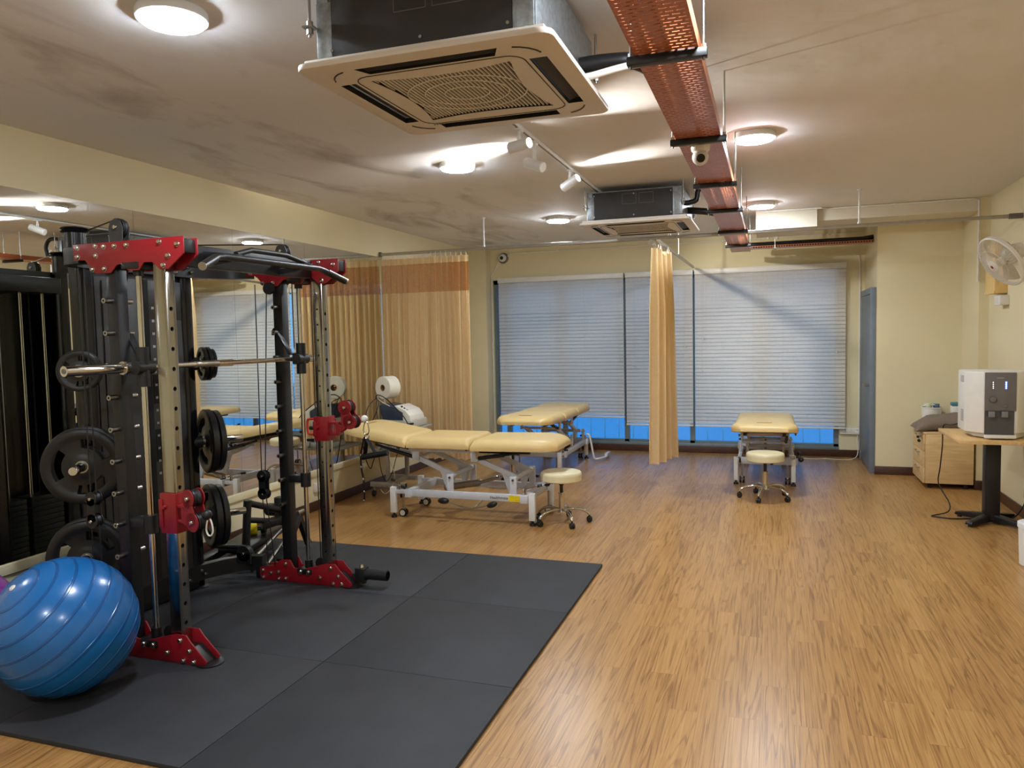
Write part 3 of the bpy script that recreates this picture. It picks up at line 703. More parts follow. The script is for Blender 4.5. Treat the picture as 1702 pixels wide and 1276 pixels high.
# ------------------------------------------------------------------ mirrors
edges = [2.14, 3.16, 4.18, 5.20, 6.22, 7.23, 7.74]
mlab = ['wall mirror panel reflecting the back of the black machine, before the first seam', 'wall mirror panel behind the weight plates of the machine', 'wall mirror panel behind the open middle of the machine',
        'wall mirror panel behind the far frame of the machine', 'wall mirror panel above the double socket', 'narrow wall mirror panel ending at the golden curtain']
for a, b, l in zip(edges, edges[1:], mlab):
    t = thing('wall_mirror', l, 'mirror', (XL, (a+b)/2, .395), 'mirror panels along the wall')
    MB().bb(XL, XL+.0035, a+.001, b-.001, .396, 2.575).build('backing', M_GREYPL, t)
    MB().bb(XL+.0035, XL+.0065, a+.001, b-.001, .396, 2.575).build('silvered_glass', M_MIRROR, t)

# ------------------------------------------------------------------ rubber tiles
xs = [-4.17, -3.172, -2.151, -1.131]; ys = [2.24, 3.232, 4.224, 5.215]
tl = {(0, 0): 'black rubber floor tile under the exercise balls by the mirror wall', (1, 0): 'black rubber floor tile at the near edge, in front of the blue ball', (2, 0): 'black rubber floor tile at the near outer corner by the wood floor',
      (0, 1): 'black rubber floor tile under the weight tower of the machine', (1, 1): 'black rubber floor tile under the near front foot of the machine', (2, 1): 'black rubber floor tile in the middle of the outer row beside the wood floor',
      (0, 2): 'black rubber floor tile under the loose black bench parts', (1, 2): 'black rubber floor tile under the far front foot of the machine', (2, 2): 'black rubber floor tile at the far outer corner of the mat'}
for (i, j), l in tl.items():
    g = .0014
    o = MB().bb(xs[i]+g, xs[i+1]-g, ys[j]+g, ys[j+1]-g, 0, .02, .0022).build('rubber_tile', M_MAT)
    tag(o, l, 'rubber mat', 'rubber floor tiles')

# ------------------------------------------------------------------ the machine
Z0 = .02
K = .066
def SX(x, y): return x + K*(y-3.685)
mc = thing('cable_smith_machine', 'large black and red cable machine with chrome uprights on the rubber mat', 'exercise machine', (-3.25, 3.685, Z0))
YN, YFR = 3.055, 4.315
def bolt_proto(parent, pts, yface, dirn):
    first = None
    for x, z in pts:
        if first is None:
            first = MB().lathe([(0, .013), (.008, .0125), (.0115, .008), (.012, .003), (.014, .002), (.014, 0), (0, 0)], (x, yface, z), (0, dirn, 0), 14).build('bolt', M_CHROME, parent); p0 = (x, z)
        else:
            c = first.copy(); COL.objects.link(c); c.location = (x-p0[0], 0, z-p0[1])
TOP = [(-3.41, 2.167), (-2.705, 2.172), (-2.705, 2.088), (-2.803, 2.017), (-2.855, 2.017), (-2.902, 2.056), (-2.955, 2.056), (-2.985, 2.02), (-3.055, 2.02), (-3.085, 2.056), (-3.125, 2.053), (-3.168, 2.013), (-3.268, 2.014), (-3.30, 2.048), (-3.335, 2.086), (-3.41, 2.088)]
TB = [(-3.378, 2.150), (-3.258, 2.153), (-3.203, 2.147), (-3.133, 2.147), (-3.056, 2.147), (-2.849, 2.152), (-2.741, 2.135), (-3.378, 2.104), (-3.257, 2.104), (-2.799, 2.082), (-2.83, 2.036), (-3.285, 2.036), (-3.205, 2.036)]
BOT = [(-3.36, .022), (-3.36, .105), (-3.25, .127), (-3.185, .172), (-3.115, .175), (-3.085, .122), (-3.02, .116), (-2.835, .170), (-2.765, .170), (-2.735, .134), (-2.64, .045), (-2.655, .022)]
BB_ = [(-3.335, .087), (-3.27, .073), (-3.21, .085), (-3.15, .145), (-3.335, .040), (-3.21, .036), (-3.155, .043), (-3.035, .092), (-2.975, .092), (-2.885, .07), (-2.80, .142), (-2.745, .092), (-2.785, .038), (-2.72, .038)]
for Y, s in ((YN, -1), (YFR, 1)):
    ox = K*(Y-3.685)
    sh = lambda P: [(x+ox+.0, z) for x, z in P]
    near = s < 0
    # measured shapes are already at their own frame: near pts ~ -2.705, far ~ -2.625
    for dy in (-.047, .047):
        face = Y+dy
        p = MB().prism([(x+ox+.041, z) for x, z in TOP], face-.004, face+.004, 'y', .001).build('top_gusset_plate', M_RED, mc)
        bolt_proto(p, [(x+ox+.041, z) for x, z in TB], face+(.004 if dy > 0 else -.004), 1 if dy > 0 else -1)
        q = MB().prism([(x+ox+.0, z) for x, z in BOT], face-.004, face+.004, 'y', .001).build('base_gusset_plate', M_RED, mc)
        bolt_proto(q, [(x+ox, z) for x, z in BB_], face+(.004 if dy > 0 else -.004), 1 if dy > 0 else -1)
    # tubes between the plates
    MB().bb(-3.42+ox+.041, -2.712+ox+.041, Y-.042, Y+.042, 2.095, 2.163, .004).build('top_rail', M_BLACK, mc)
    MB().prism([(-3.4+ox, .03), (-3.4+ox, .10), (-2.80+ox, .10), (-2.745+ox, .10), (-2.66+ox, .03)], Y-.042, Y+.042, 'y', .002).build('base_rail', M_BLACK, mc)
    MB().lathe([(0, 0), (.07, 0), (.07, .006), (0, .008)], (-2.665+ox, Y, Z0)).build('foot_pad', M_RUBBER, mc)
    MB().lathe([(0, 0), (.05, 0), (.05, .006), (0, .008)], (-3.33+ox, Y, Z0)).build('foot_pad', M_RUBBER, mc)
    # chrome upright with adjustment holes
    cx = -2.838+ox
    up = MB().bb(cx-.035, cx+.035, Y-.035, Y+.035, .10, 2.10, .004).build('chrome_upright', mat('polished_chrome', (172, 170, 162), .18, 1, noise=.05, scale=5), mc)
    ct = MB()
    for k in range(18):
        z = 1.823-.1005*k
        ct.cyl((cx+.02, Y, z), (cx+.06, Y, z), .0115, n=14)
        if not near: ct.cyl((cx-.003, Y-.06, z+.03), (cx-.003, Y-.02, z+.03), .007, n=10)
    cut(up, ct)
    # black peg post with catch pegs
    px = -3.145+ox
    MB().bb(px-.035, px+.035, Y-.035, Y+.035, .10, 2.10, .004).build('peg_post', M_BLACK, mc)
    for k in range(9):
        z = 1.873-.1645*k
        pg = MB()
        pg.lathe([(0, 0), (.0135, 0), (.0135, -.05)], (px+.0, Y-.0885, z), (0, -1, 0), 16).cyl((px, Y-.086, z), (px, Y+(.088 if near else .034), z), .0135, n=16)
        o = pg.build('catch_peg', M_STEEL, mc)
        MB().cyl((px, Y-.0892, z), (px, Y-.0875, z), .0065, n=6).build('peg_socket', M_GROOVE, o)
    # guide rod
    gx = -3.0+ox
    MB().cyl((gx, Y, .13), (gx, Y, 2.06), .0155, n=24).build('guide_rod', M_CHROME, mc)
    MB().bb(gx-.055, gx+.055, Y-.056, Y+.056, 2.028, 2.062, .004).cyl((gx, Y, 1.995), (gx, Y, 2.03), .026).build('rod_clamp', M_BLACK, mc)
    lo = MB().bb(gx-.055, gx+.055, Y-.056, Y+.056, .085, .122, .004).cyl((gx, Y, .12), (gx, Y, .172), .026).build('rod_clamp', M_BLACK, mc)
    bolt_proto(lo, [(gx-.03, .103), (gx+.03, .103)], Y-.056, -1)
    # safety stop between peg post and rod
    MB().bb(px+.03, gx-.02, Y-.03, Y+.03, .70, .748, .004).cyl((gx, Y, .672), (gx, Y, .766), .034, n=24).build('safety_stop', M_BLACK, mc)
    # bar carriage
    MB().cyl((gx, Y, 1.432), (gx, Y, 1.635), .031, n=24).cyl((gx, Y-.055, 1.53), (gx, Y+.055, 1.53), .034, n=20).bb(gx-.05, gx-.012, Y-.03, Y+.03, 1.495, 1.57, .006).build('bar_carriage', M_BLACK, mc)
    hk = MB().beam((gx-.045, Y-s*.045, 1.56), (px+.012, Y-s*.052, 1.705), .012, .045, .003, up=(0, 1, 0)).tube([(px+.012, Y-s*.052, 1.705), (px-.01, Y-s*.052, 1.735), (px-.03, Y-s*.052, 1.72), (px-.032, Y-s*.052, 1.69)], .008, 8, smooth=3)
    hk.build('catch_hook', M_BLACK, mc)
    # top pulley
    ux = -3.13+ox+.02
    pl = MB().lathe([(0, -.012), (.03, -.012), (.045, -.014), (.047, -.01), (.04, -.004), (.04, .004), (.047, .01), (.045, .014), (.03, .012), (0, .012)], (ux, Y, 2.245), (0, 1, 0), 28).build('pulley_wheel', M_BLACK, mc)
    MB().prism([(ux-.04, 2.165), (ux-.045, 2.245), (ux-.03, 2.278), (ux, 2.29), (ux+.03, 2.278), (ux+.045, 2.245), (ux+.04, 2.165)], Y-.024, Y-.019, 'y').prism([(ux-.04, 2.165), (ux-.045, 2.245), (ux-.03, 2.278), (ux, 2.29), (ux+.03, 2.278), (ux+.045, 2.245), (ux+.04, 2.165)], Y+.019, Y+.024, 'y').build('pulley_cheek', M_PANEL, mc)
    a = MB().lathe([(0, .012), (.009, .011), (.0125, .005), (.0125, 0), (0, 0)], (ux, Y-.024, 2.245), (0, -1, 0), 14).build('bolt', M_CHROME, pl)
    # small guide pulley under the top plate
    MB().lathe([(0, -.01), (.04, -.01), (.034, 0), (.04, .01), (0, .01)], (-3.215+ox+.03, Y+(.065 if near else -.065), 2.0), (0, 1, 0), 24).build('pulley_wheel', M_BLACK, mc)

# cross beams: front one, rear ones bent towards the side frames
MB().beam((SX(-2.885, YN+.05), YN+.05, 2.11), (SX(-2.885, YFR-.05), YFR-.05, 2.11), .06, .115, .004).build('front_crossbeam', M_BLACK, mc)
XT = -3.615          # tower front
for z, h in ((.125, .10), (2.118, .085)):
    r = MB()
    pts = [(-3.40, YN), (-3.52, YN+.025), (-3.60, 3.19), (XT, 3.36), (XT, 3.92), (-3.57, 4.10), (-3.46, YFR-.045), (-3.32, YFR)]
    S = [v for v in spline([Vector((x, y, z)) for x, y in pts], 5)]
    outer = []; inner = []
    for i, p in enumerate(S):
        tg = (S[min(i+1, len(S)-1)]-S[max(i-1, 0)]).normalized(); nn = Vector((-tg.y, tg.x, 0))
        outer.append(p+nn*.03); inner.append(p-nn*.03)
    rows = [[(a.x, a.y, z-h/2), (a.x, a.y, z+h/2), (b.x, b.y, z+h/2), (b.x, b.y, z-h/2), (a.x, a.y, z-h/2)] for a, b in zip(outer, inner)]
    r.grid(rows)
    e = MB
    for q in (rows[0], rows[-1]): r.bm.faces.new([r.bm.verts.new(v) for v in q[:4]])
    o = r.build('rear_crossbeam', M_BLACK, mc)
    for y, dz in ((3.99, .02), (3.90, -.02), (4.02, -.01)):
        x = -3.585 + (.0 if y < 3.95 else .02)
        MB().lathe([(0, .012), (.009, .011), (.0125, .005), (.0125, 0), (0, 0)], (x, y, z+dz), (1, 0, 0), 14).build('bolt', M_CHROME, o)
# tower posts, covers, guide rods and stacks
for y in (3.255, 4.02):
    MB().prism(rrect(-3.70, -3.60, y-.05, y+.05, .03, 4), Z0, 2.16, 'z').build('tower_post', M_BLACK2, mc)
    MB().lathe([(0, 0), (.06, 0), (.06, .006), (0, .008)], (-3.62, y, Z0)).build('foot_pad', M_RUBBER, mc)
MB().bb(-3.63, -3.612, 3.305, 3.66, .12, 2.04, .003).build('front_cover', M_PANEL, mc)
MB().bb(-3.608, -3.604, 3.35, 3.50, .16, 2.02, .002).build('cover_fold', M_PANEL, mc)
MB().bb(-3.63, -3.612, 3.685, 3.97, .12, 1.80, .003).bb(-3.63, -3.612, 3.685, 3.97, 1.80, 2.04, .003).build('stack_cover', M_PANEL, mc)
MB().bb(-3.61, -3.607, 3.655, 3.69, .12, 2.04).build('cover_gap', M_GROOVE, mc)
sw = MB().bb(-3.611, -3.608, 3.70, 3.80, .92, 1.12).bb(-3.611, -3.608, 3.70, 3.80, 1.28, 1.46).build('stack_window', M_GROOVE, mc)
nm = MB()
for k in range(14):
    z = 1.87-k*.079
    for y in (3.722, 3.752):
        for dy in (-.007, .004): nm.bb(-3.6118 if not .9 < z < 1.48 else -3.608, -3.6072, y+dy, y+dy+.003, z-.008, z+.008)
        nm.bb(-3.6118 if not .9 < z < 1.48 else -3.608, -3.6072, y-.007, y+.007, z-.002, z+.001)
nm.build('weight_marking', M_WHITE, mc)
MB().prism([(-3.64, 3.235), (-3.64, 3.245), (-3.84, 3.415), (-3.84, 3.405)], .12, 2.0, 'z').build('side_cover', M_BLACK2, mc)
MB().prism([(-3.64, 4.045), (-3.64, 4.035), (-3.84, 3.835), (-3.84, 3.845)], .12, 2.0, 'z').build('side_cover', M_BLACK2, mc)
MB().prism([(-3.63, 3.24), (-3.63, 4.04), (-3.86, 3.86), (-3.86, 3.39)], 2.0, 2.10, 'z', .004).build('tower_top', M_BLACK, mc)
MB().prism([(-3.60, 3.24), (-3.60, 4.04), (-3.86, 3.86), (-3.86, 3.39)], .03, .12, 'z', .004).build('tower_base', M_BLACK, mc)
MB().bb(-3.66, -3.645, 3.29, 3.99, .12, 2.0).build('inner_panel', M_BLACK2, mc)
for y in (3.45, 3.61, 3.77): MB().cyl((-3.79, y, .12), (-3.79, y, 2.0), .0125, n=16).build('stack_rod', M_CHROME, mc)
for y0, y1 in ((3.42, 3.54), (3.575, 3.805)):
    for k in range(16): MB().bb(-3.84, -3.70, y0, y1, .13+k*.034, .161+k*.034, .003).build('weight_block', M_BLACK, mc)
    MB().cyl((-3.77, (y0+y1)/2, .66), (-3.77, (y0+y1)/2, 2.0), .004, n=8).build('stack_cable', M_RUBBER, mc)
for y in (3.23, 4.05):
    h = MB().cyl((-3.65, y, 2.16), (-3.65, y, 2.27), .055, n=24).lathe([(0, 0), (.065, 0), (.072, .006), (.06, .014), (.072, .022), (.065, .028), (0, .028)], (-3.65, y, 2.272)).build('swivel_pulley_housing', M_BLACK2, mc)
    MB().lathe([(0, .012), (.009, .011), (.0125, .005), (.0125, 0), (0, 0)], (-3.65, y, 2.30), (0, 0, 1), 14).build('bolt', M_CHROME, h)
for P_ in ([(-3.65, 3.29, 2.285), (SX(-3.12, YN), YN, 2.29)], [(-3.65, 4.0, 2.285), (SX(-3.12, YFR), YFR, 2.29)]): MB().tube(P_, .004, 8).build('top_cable', M_RUBBER, mc)
# horns
HORN = []
for y, s in ((3.255, -1), (4.02, 1)):
    for z in (1.512, .992, .484):
        dr = Vector((.55, s*.83, 0)).normalized(); a = Vector((-3.62, y+s*.04, z)); ln = .26 if z > 1.4 else .30
        MB().lathe([(0, 0), (.04, 0), (.04, .03), (.026, .034), (.024, .05), (.024, ln-.004), (.021, ln), (0, ln)], a, dr, 24).build('plate_horn', M_CHROME, mc)
        MB().cyl(a-dr*.035, a+dr*.031, .043, n=20).build('horn_boss', M_BLACK, mc)
        HORN.append((a, dr, z))
# the guided bar
bx = lambda y: SX(-3.0, y)-.058
b = MB()
P = lambda y, z=1.53: Vector((SX(-3.0, y)-.045, y, z))
bar = MB().cyl(P(3.05), P(4.32), .0145, n=20).build('guided_bar', M_CHROME, mc)
for y0, y1 in ((2.655, 2.975), (4.38, 4.64)):
    MB().cyl(P(y0), P(y1), .025, n=28).build('bar_sleeve', M_CHROME, bar)
    e, sgn = (y0, -1) if y0 < 3 else (y1, 1)
    MB().cyl(P(e+sgn*.0005), P(e+sgn*.003), .012, n=20).build('sleeve_cap', M_GREYPL, bar)
for y, sg in ((2.985, 1), (4.372, -1)):
    d = (P(4)-P(3)).normalized()*sg
    MB().lathe([(0, -.016), (.032, -.016), (.036, -.012), (.036, .0), (.03, .004), (.03, .03), (0, .03)], P(y), d, 28).build('bar_collar', M_CHROME, bar)
MB().cyl(P(3.45), P(3.62), .0175, n=20).build('bar_grip', M_STEEL, bar)
# pull-up bar
pb = MB().tube([(SX(-2.545, 3.0), 3.0, 2.02), (SX(-2.575, 3.06), 3.06, 2.04), (SX(-2.62, 3.18), 3.18, 2.082), (SX(-2.625, 3.24), 3.24, 2.09), (SX(-2.65, 4.02), 4.05, 2.09), (SX(-2.65, 4.09), 4.10, 2.082), (SX(-2.625, 4.2), 4.2, 2.045), (SX(-2.61, 4.26), 4.26, 2.025)], .0175, 16).build('pull_up_bar', M_BLACK, mc)
for P_ in ([(SX(-2.545, 3.0), 3.0, 2.02), (SX(-2.61, 3.15), 3.155, 2.074)], [(SX(-2.645, 4.13), 4.13, 2.073), (SX(-2.61, 4.26), 4.26, 2.025)]): MB().tube(P_, .0215, 16).build('bar_grip_sleeve', M_RUBBER, pb)
for P_ in ([(SX(-2.541, 2.992), 2.992, 2.018), (SX(-2.546, 3.003), 3.003, 2.021)], [(SX(-2.606, 4.272), 4.272, 2.021), (SX(-2.611, 4.261), 4.261, 2.0245)]): MB().tube(P_, .0205, 16).build('grip_end_cap', M_STEEL, pb)
for y in (3.36, 3.95):
    MB().beam((SX(-2.86, y), y, 2.12), (SX(-2.635, y), y, 2.092), .04, .04, .003).beam((SX(-2.86, y), y, 2.07), (SX(-2.70, y), y, 2.09), .02, .03, .002).build('bar_bracket', M_BLACK, mc)
MB().tube([(SX(-2.66, 3.36), 3.36, 2.115), (SX(-2.68, 3.5), 3.5, 2.15), (SX(-2.69, 3.8), 3.8, 2.15), (SX(-2.67, 3.95), 3.95, 2.115)], .015, 12).build('upper_grip_bar', M_BLACK, mc)
# red pulley trolleys on the uprights
def trolley(Y, z0, z1, ang, loop, updn):
    cx = -2.838+K*(Y-3.685)
    t = MB().bb(cx-.05, cx+.05, Y-.05, Y-.037, z0, z1, .003).bb(cx-.05, cx+.05, Y+.037, Y+.05, z0, z1, .003).bb(cx-.05, cx-.037, Y-.037, Y+.037, z0, z1, .002).bb(cx+.037, cx+.05, Y-.037, Y+.037, z0, z1, .002).build('pulley_trolley', M_RED, mc)
    MB().bb(cx-.054, cx-.03, Y-.056, Y-.05, z0+.03, z1-.03, .002).lathe([(0, .014), (.01, .012), (.013, 0), (0, 0)], (cx-.02, Y-.05, z1-.07), (0, -1, 0), 12).build('latch_plate', M_RED, t)
    mb = MB(); zm = (z0+z1)/2
    mb.bb(.05, .12, -.03, .03, zm+.03, zm+.045, .003).bb(.05, .12, -.03, .03, zm-.045, zm-.03, .003)
    A = MB(); B = MB(); C = []
    pu = [(.155+updn*.0, zm+.085), (.185, zm-.03)] if not loop else [(.17, zm+.14), (.205, zm+.045)]
    poly = []
    for yy in (-.034, -.028), (.028, .034):
        (xa, za), (xb, zb) = pu
        for x, z in pu: A.cyl((x, yy[0], z), (x, yy[1], z), .047, n=28)
        A.prism([(xa-.03, za+.0), (xa+.025, za), (xb+.03, zb), (xb-.02, zb-.03), (.10, zm-.04), (.10, zm+.04), (xb-.06, zm+.02)], yy[0], yy[1], 'y')
    for x, z in pu:
        B.lathe([(0, -.02), (.043, -.02), (.045, -.016), (.037, -.006), (.037, .006), (.045, .016), (.043, .02), (0, .02)], (x, 0, z), (0, 1, 0), 28)
        C.append(MB().lathe([(0, .013), (.009, .012), (.0125, .006), (.0125, 0), (0, 0)], (x, -.034, z), (0, -1, 0), 14))
    M = Matrix.Translation((cx, Y, 0)) @ Matrix.Rotation(ang, 4, 'Z')
    mb.move(M).build('pivot_arm', M_RED, t); A.move(M).build('pulley_plate', M_RED, t); B.move(M).build('pulley_wheel', M_BLACK, t)
    for q in C: q.move(M).build('bolt', M_CHROME, t)
    if loop:
        MB().tube([(cx-.05, Y-.02, z1-.02), (cx-.10, Y-.02, z1-.02), (cx-.118, Y-.02, z1-.035), (cx-.118, Y-.02, z0+.055), (cx-.10, Y-.02, z0+.04), (cx-.05, Y-.02, z0+.04)], .008, 10, smooth=3).build('trolley_handle', mat('orange_red_handle', (190, 46, 30), .35), t)
        MB().cyl((cx-.05, Y-.02, zm), (cx-.10, Y-.02, zm), .012, n=14).build('pull_pin', M_BLACK, t)
    # cable end: stop ball and carabiner
    x, z = pu[1] if not loop else pu[1]
    e = M @ Vector((x+.055, 0, z+.03 if not loop else z+.0))
    ball = e + Vector((.015, 0, .01)) if not loop else e + Vector((.035, 0, .02))
    MB().sphere(ball, .024 if loop else .026, 18).build('cable_stop_ball', M_PLASTIC if loop else M_BLACK, t)
    cz = ball.z-.03
    cb = [(ball.x+.012+(.0)*0 + q[0], ball.y, cz+q[1]) for q in ((0, .015), (-.013, -.005), (-.02, -.045), (-.012, -.068), (0, -.074), (.012, -.068), (.02, -.045), (.013, -.005))]
    MB().tube(cb, .0042, 8, True, 3).build('carabiner', M_PLASTIC if not loop else M_CHROME, t)
    return ball, Vector((ball.x+.012, ball.y, cz-.074))
trolley(YN, .69, .895, math.radians(-14), False, 1)
HB, HC = trolley(YFR, .99, 1.15, math.radians(2), True, 1)
# cables and floating pulley blocks
for P_ in (
    [(SX(-3.20, 4.25), 4.25, 2.0), (SX(-3.245, 4.25), 4.22, .78)],
    [(SX(-3.29, 4.25), 4.25, 2.03), (SX(-3.275, 4.25), 4.22, .78)],
    [(SX(-3.245, 4.25), 4.22, .6), (SX(-3.22, 4.25), 4.25, .14)],
    [(SX(-3.275, 4.25), 4.22, .6), (SX(-3.275, 4.25), 4.25, .14)],
    [(SX(-2.905, YFR), YFR+.0, 2.06), (SX(-2.905, YFR), YFR+.0, .16)],
    [(SX(-3.05, YFR), YFR-.0, 2.04), (SX(-3.05, YFR), YFR, 1.6)],
    [(SX(-3.335, 3.1), 3.03, 2.05), (SX(-3.335, 3.1), 3.03, .86)],
    [(SX(-3.375, 3.1), 3.03, 2.05), (SX(-3.375, 3.1), 3.03, .86)],
    [(SX(-3.325, 3.1), 3.03, .7), (SX(-3.325, 3.1), 3.03, .14)],
    [(SX(-3.38, 3.1), 3.03, .7), (SX(-3.38, 3.1), 3.03, .14)],
    ):
    MB().tube(P_, .0035, 6).build('steel_cable', M_BLACK, mc)
for x, y, z in ((SX(-3.26, 4.25), 4.22, .69), (SX(-3.355, 3.1), 3.03, .78)):
    o = MB().cyl((x, y-.022, z+.06), (x, y-.017, z+.06), .038, n=24).cyl((x, y-.022, z-.06), (x, y-.017, z-.06), .038, n=24).bb(x-.026, x+.026, y-.022, y-.017, z-.06, z+.06).cyl((x, y+.017, z+.06), (x, y+.022, z+.06), .038, n=24).cyl((x, y+.017, z-.06), (x, y+.022, z-.06), .038, n=24).bb(x-.026, x+.026, y+.017, y+.022, z-.06, z+.06)
    o = o.build('floating_pulley_block', M_BLACK, mc)
    w_ = MB()
    for dz in (-.06, .06): w_.lathe([(0, -.014), (.034, -.014), (.028, 0), (.034, .014), (0, .014)], (x, y, z+dz), (0, 1, 0), 24)
    w_.build('block_wheel', M_RUBBER, o)
    for dz in (-.06, .06): MB().lathe([(0, .011), (.008, .01), (.011, .004), (.011, 0), (0, 0)], (x, y-.022, z+dz), (0, -1, 0), 12).build('bolt', M_CHROME, o)
# low pulleys
for Y in (YN, YFR):
    x = SX(-2.90, Y)
    MB().lathe([(0, -.014), (.04, -.014), (.033, 0), (.04, .014), (0, .014)], (x, Y, .155), (0, 1, 0), 24).build('low_pulley', M_BLACK, mc)
o = MB().cyl((-3.40, 4.20, .21), (-3.40, 4.215, .21), .055, n=24).bb(-3.455, -3.345, 4.2, 4.215, .14, .21).build('floor_pulley_bracket', M_BLACK, mc)
MB().lathe([(0, .013), (.009, .012), (.0125, .006), (.0125, 0), (0, 0)], (-3.40, 4.2, .21), (0, -1, 0), 14).build('bolt', M_CHROME, o)
# swinging bar sleeve at the far foot
o = MB().bb(-2.60, -2.53, 4.30, 4.37, .055, .145, .006).cyl((-2.565, 4.335, Z0+.02), (-2.565, 4.335, .055), .03, n=20).beam((-2.63, YFR, .09), (-2.58, 4.335, .09), .03, .03).build('landmine_pivot', M_BLACK, mc)
MB().lathe([(.030, 0), (.034, .002), (.034, .16), (.030, .162), (.030, 0)], (-2.535, 4.335, .10), (1, .02, 0), 24).build('landmine_sleeve', M_BLACK, o)
MB().lathe([(0, .02), (.012, .015), (.016, 0), (0, 0)], (-2.565, 4.335, .145), (0, 0, 1), 14).build('bolt', M_CHROME, o)

# ------------------------------------------------------------------ weight plates on the horns
def plate(r, th, c, dr, label, group):
    t = thing('weight_plate', label, 'weight plate', c, group)
    n = 60
    rad = [.027, r*.22, r*.30, r*.36, r*.50, r*.66, r*.74, r*.82, r*.95, r]
    half = [th*.5, th*.5, th*.36, th*.30, th*.28, th*.30, th*.34, th*.5, th*.5, th*.36]
    void = lambda i, k: 4 <= i <= 5 and (k % 20) in range(3, 15)
    rot = 0
    MB().polar(rad, half, c, dr, n, void).build('rubber_body', M_RUBBER, t)
    MB().lathe([(.0262, -th*.5-.001), (.034, -th*.5-.001), (.034, th*.5+.001), (.0262, th*.5+.001)], c, dr, 32, True).build('hub_ring', M_STEEL, t)
    return t
names = {1.512: 'top', .992: 'middle', .484: 'bottom'}
def load(h, specs, side):
    a, dr, z = h; d = .045
    for i, (r, th) in enumerate(specs):
        c = a + dr*(d+th/2+.002); d += th+.005
        pos = ['innermost', 'second', 'third', 'outermost'][i] if i < len(specs)-1 else 'outermost'
        # the plate hangs: bore larger than the horn, so its top of bore rests on the horn
        c = c - Vector((0, 0, .0016))
        size = 'small' if r < .15 else 'large'
        plate(r, th, c, dr, f'{size} black rubber weight plate, {pos} on the {names[z]} horn of the {side} tower post', f'plates on the {names[z]} {side} horn')
sm, mid, big = (.112, .026), (.205, .042), (.215, .048)
for k, h in enumerate(HORN):
    side = 'near' if k < 3 else 'far'
    load(h, {1.512: [sm, sm, (.098, .022)] if side == 'far' else [sm, sm], .992: [big, mid], .484: [big, mid]}[h[2]], side)

# ------------------------------------------------------------------ hanging attachments
hk = HC
t = thing('stirrup_attachment', 'black stirrup handle with webbing straps hanging from the far red trolley', 'handle', (hk.x, hk.y, .85))
top = Vector((hk.x, hk.y, hk.z-.012))
def strap(P, wd, name, par, m=M_BLACK):
    rows = [[(p[0]-wd*.43, p[1]-wd*.26, p[2]), (p[0]+wd*.43, p[1]+wd*.26, p[2])] for p in P]
    return MB().grid(rows, .003).build(name, m, par, 80)
MB().tube([(top.x+.016*math.cos(q), top.y+.003, top.z+.0+.016*math.sin(q)) for q in [i*PI/8 for i in range(16)]], .004, 8, True).build('ring', M_STEEL, t)
gl_ = Vector((hk.x-.025, hk.y, .885)); gr_ = Vector((hk.x+.135, hk.y+.01, .915))
strap([(top.x, top.y, top.z-.014), (top.x-.012, top.y, top.z-.10), (gl_.x, gl_.y, gl_.z)], .024, 'strap', t)
strap([(top.x, top.y, top.z-.014), (top.x+.055, top.y+.003, top.z-.10), (gr_.x, gr_.y, gr_.z)], .024, 'strap', t)
MB().cyl(gl_-Vector((.01, 0, .002)), gr_+Vector((.01, 0, .002)), .02, n=20).build('grip', M_RUBBER, t)
t = thing('hanging_strap', 'thin black strap with bright metal studs dangling beside the stirrup handle', 'strap', (hk.x-.02, hk.y-.02, .60))
sp = [(top.x-.004, top.y-.020, top.z-.0), (top.x-.022, top.y-.02, top.z-.06), (top.x-.035, top.y-.02, .90), (top.x-.035, top.y-.02, .82), (top.x-.022, top.y-.02, .74), (top.x-.018, top.y-.02, .66), (top.x-.022, top.y-.02, .60)]
strap([tuple(v) for v in spline([Vector(p) for p in sp], 5)], .012, 'webbing', t)
m = MB()
for p in sp[2:]: m.sphere((p[0], p[1]-.004, p[2]), .007, 10, (.7, .7, 1.5))
m.build('stud', M_CHROME, t)

# ------------------------------------------------------------------ loose things behind the machine
t = thing('folded_bench', 'black folded weight bench lying by the mirror wall behind the machine', 'bench', (-3.75, 4.75, Z0))
MB().beam((-3.655, 4.40, .10), (-3.84, 5.20, .10), .07, .05, .004).build('side_rail', M_BLACK, t); MB().beam((-3.80, 4.22, .10), (-4.02, 5.15, .10), .07, .05, .004).build('side_rail', M_BLACK, t)
MB().beam((-3.665, 4.42, .15), (-3.82, 5.05, .15), .24, .045, .015).build('bench_pad', M_RUBBER, t)
MB().tube([(-3.78, 4.34, .20), (-3.60, 4.36, .20), (-3.49, 4.39, .18), (-3.47, 4.38, .03)], .017, 10, smooth=4).build('floor_hoop', M_BLACK, t)
MB().tube([(-3.62, 4.5, .12), (-3.60, 4.52, .50)], .03, 10).tube([(-3.60, 4.52, .48), (-3.62, 4.92, .34)], .024, 10).tube([(-3.60, 4.50, .36), (-3.63, 4.95, .24)], .022, 10).build('upright_frame', M_BLACK, t)
MB().bb(-3.66, -3.59, 4.90, 4.97, .22, .44, .01).build('roller_post', M_BLACK, t)
MB().cyl((-3.75, 4.95, .33), (-3.60, 4.95, .33), .05, n=20).build('foam_roller', M_RUBBER, t)
MB().tube([(-3.50, 4.44, .10), (-3.52, 5.0, .30), (-3.53, 5.1, .30)], .014, 10).tube([(-3.40, 4.45, .06), (-3.50, 5.02, .26)], .014, 10).build('chrome_link', M_STEEL, t)
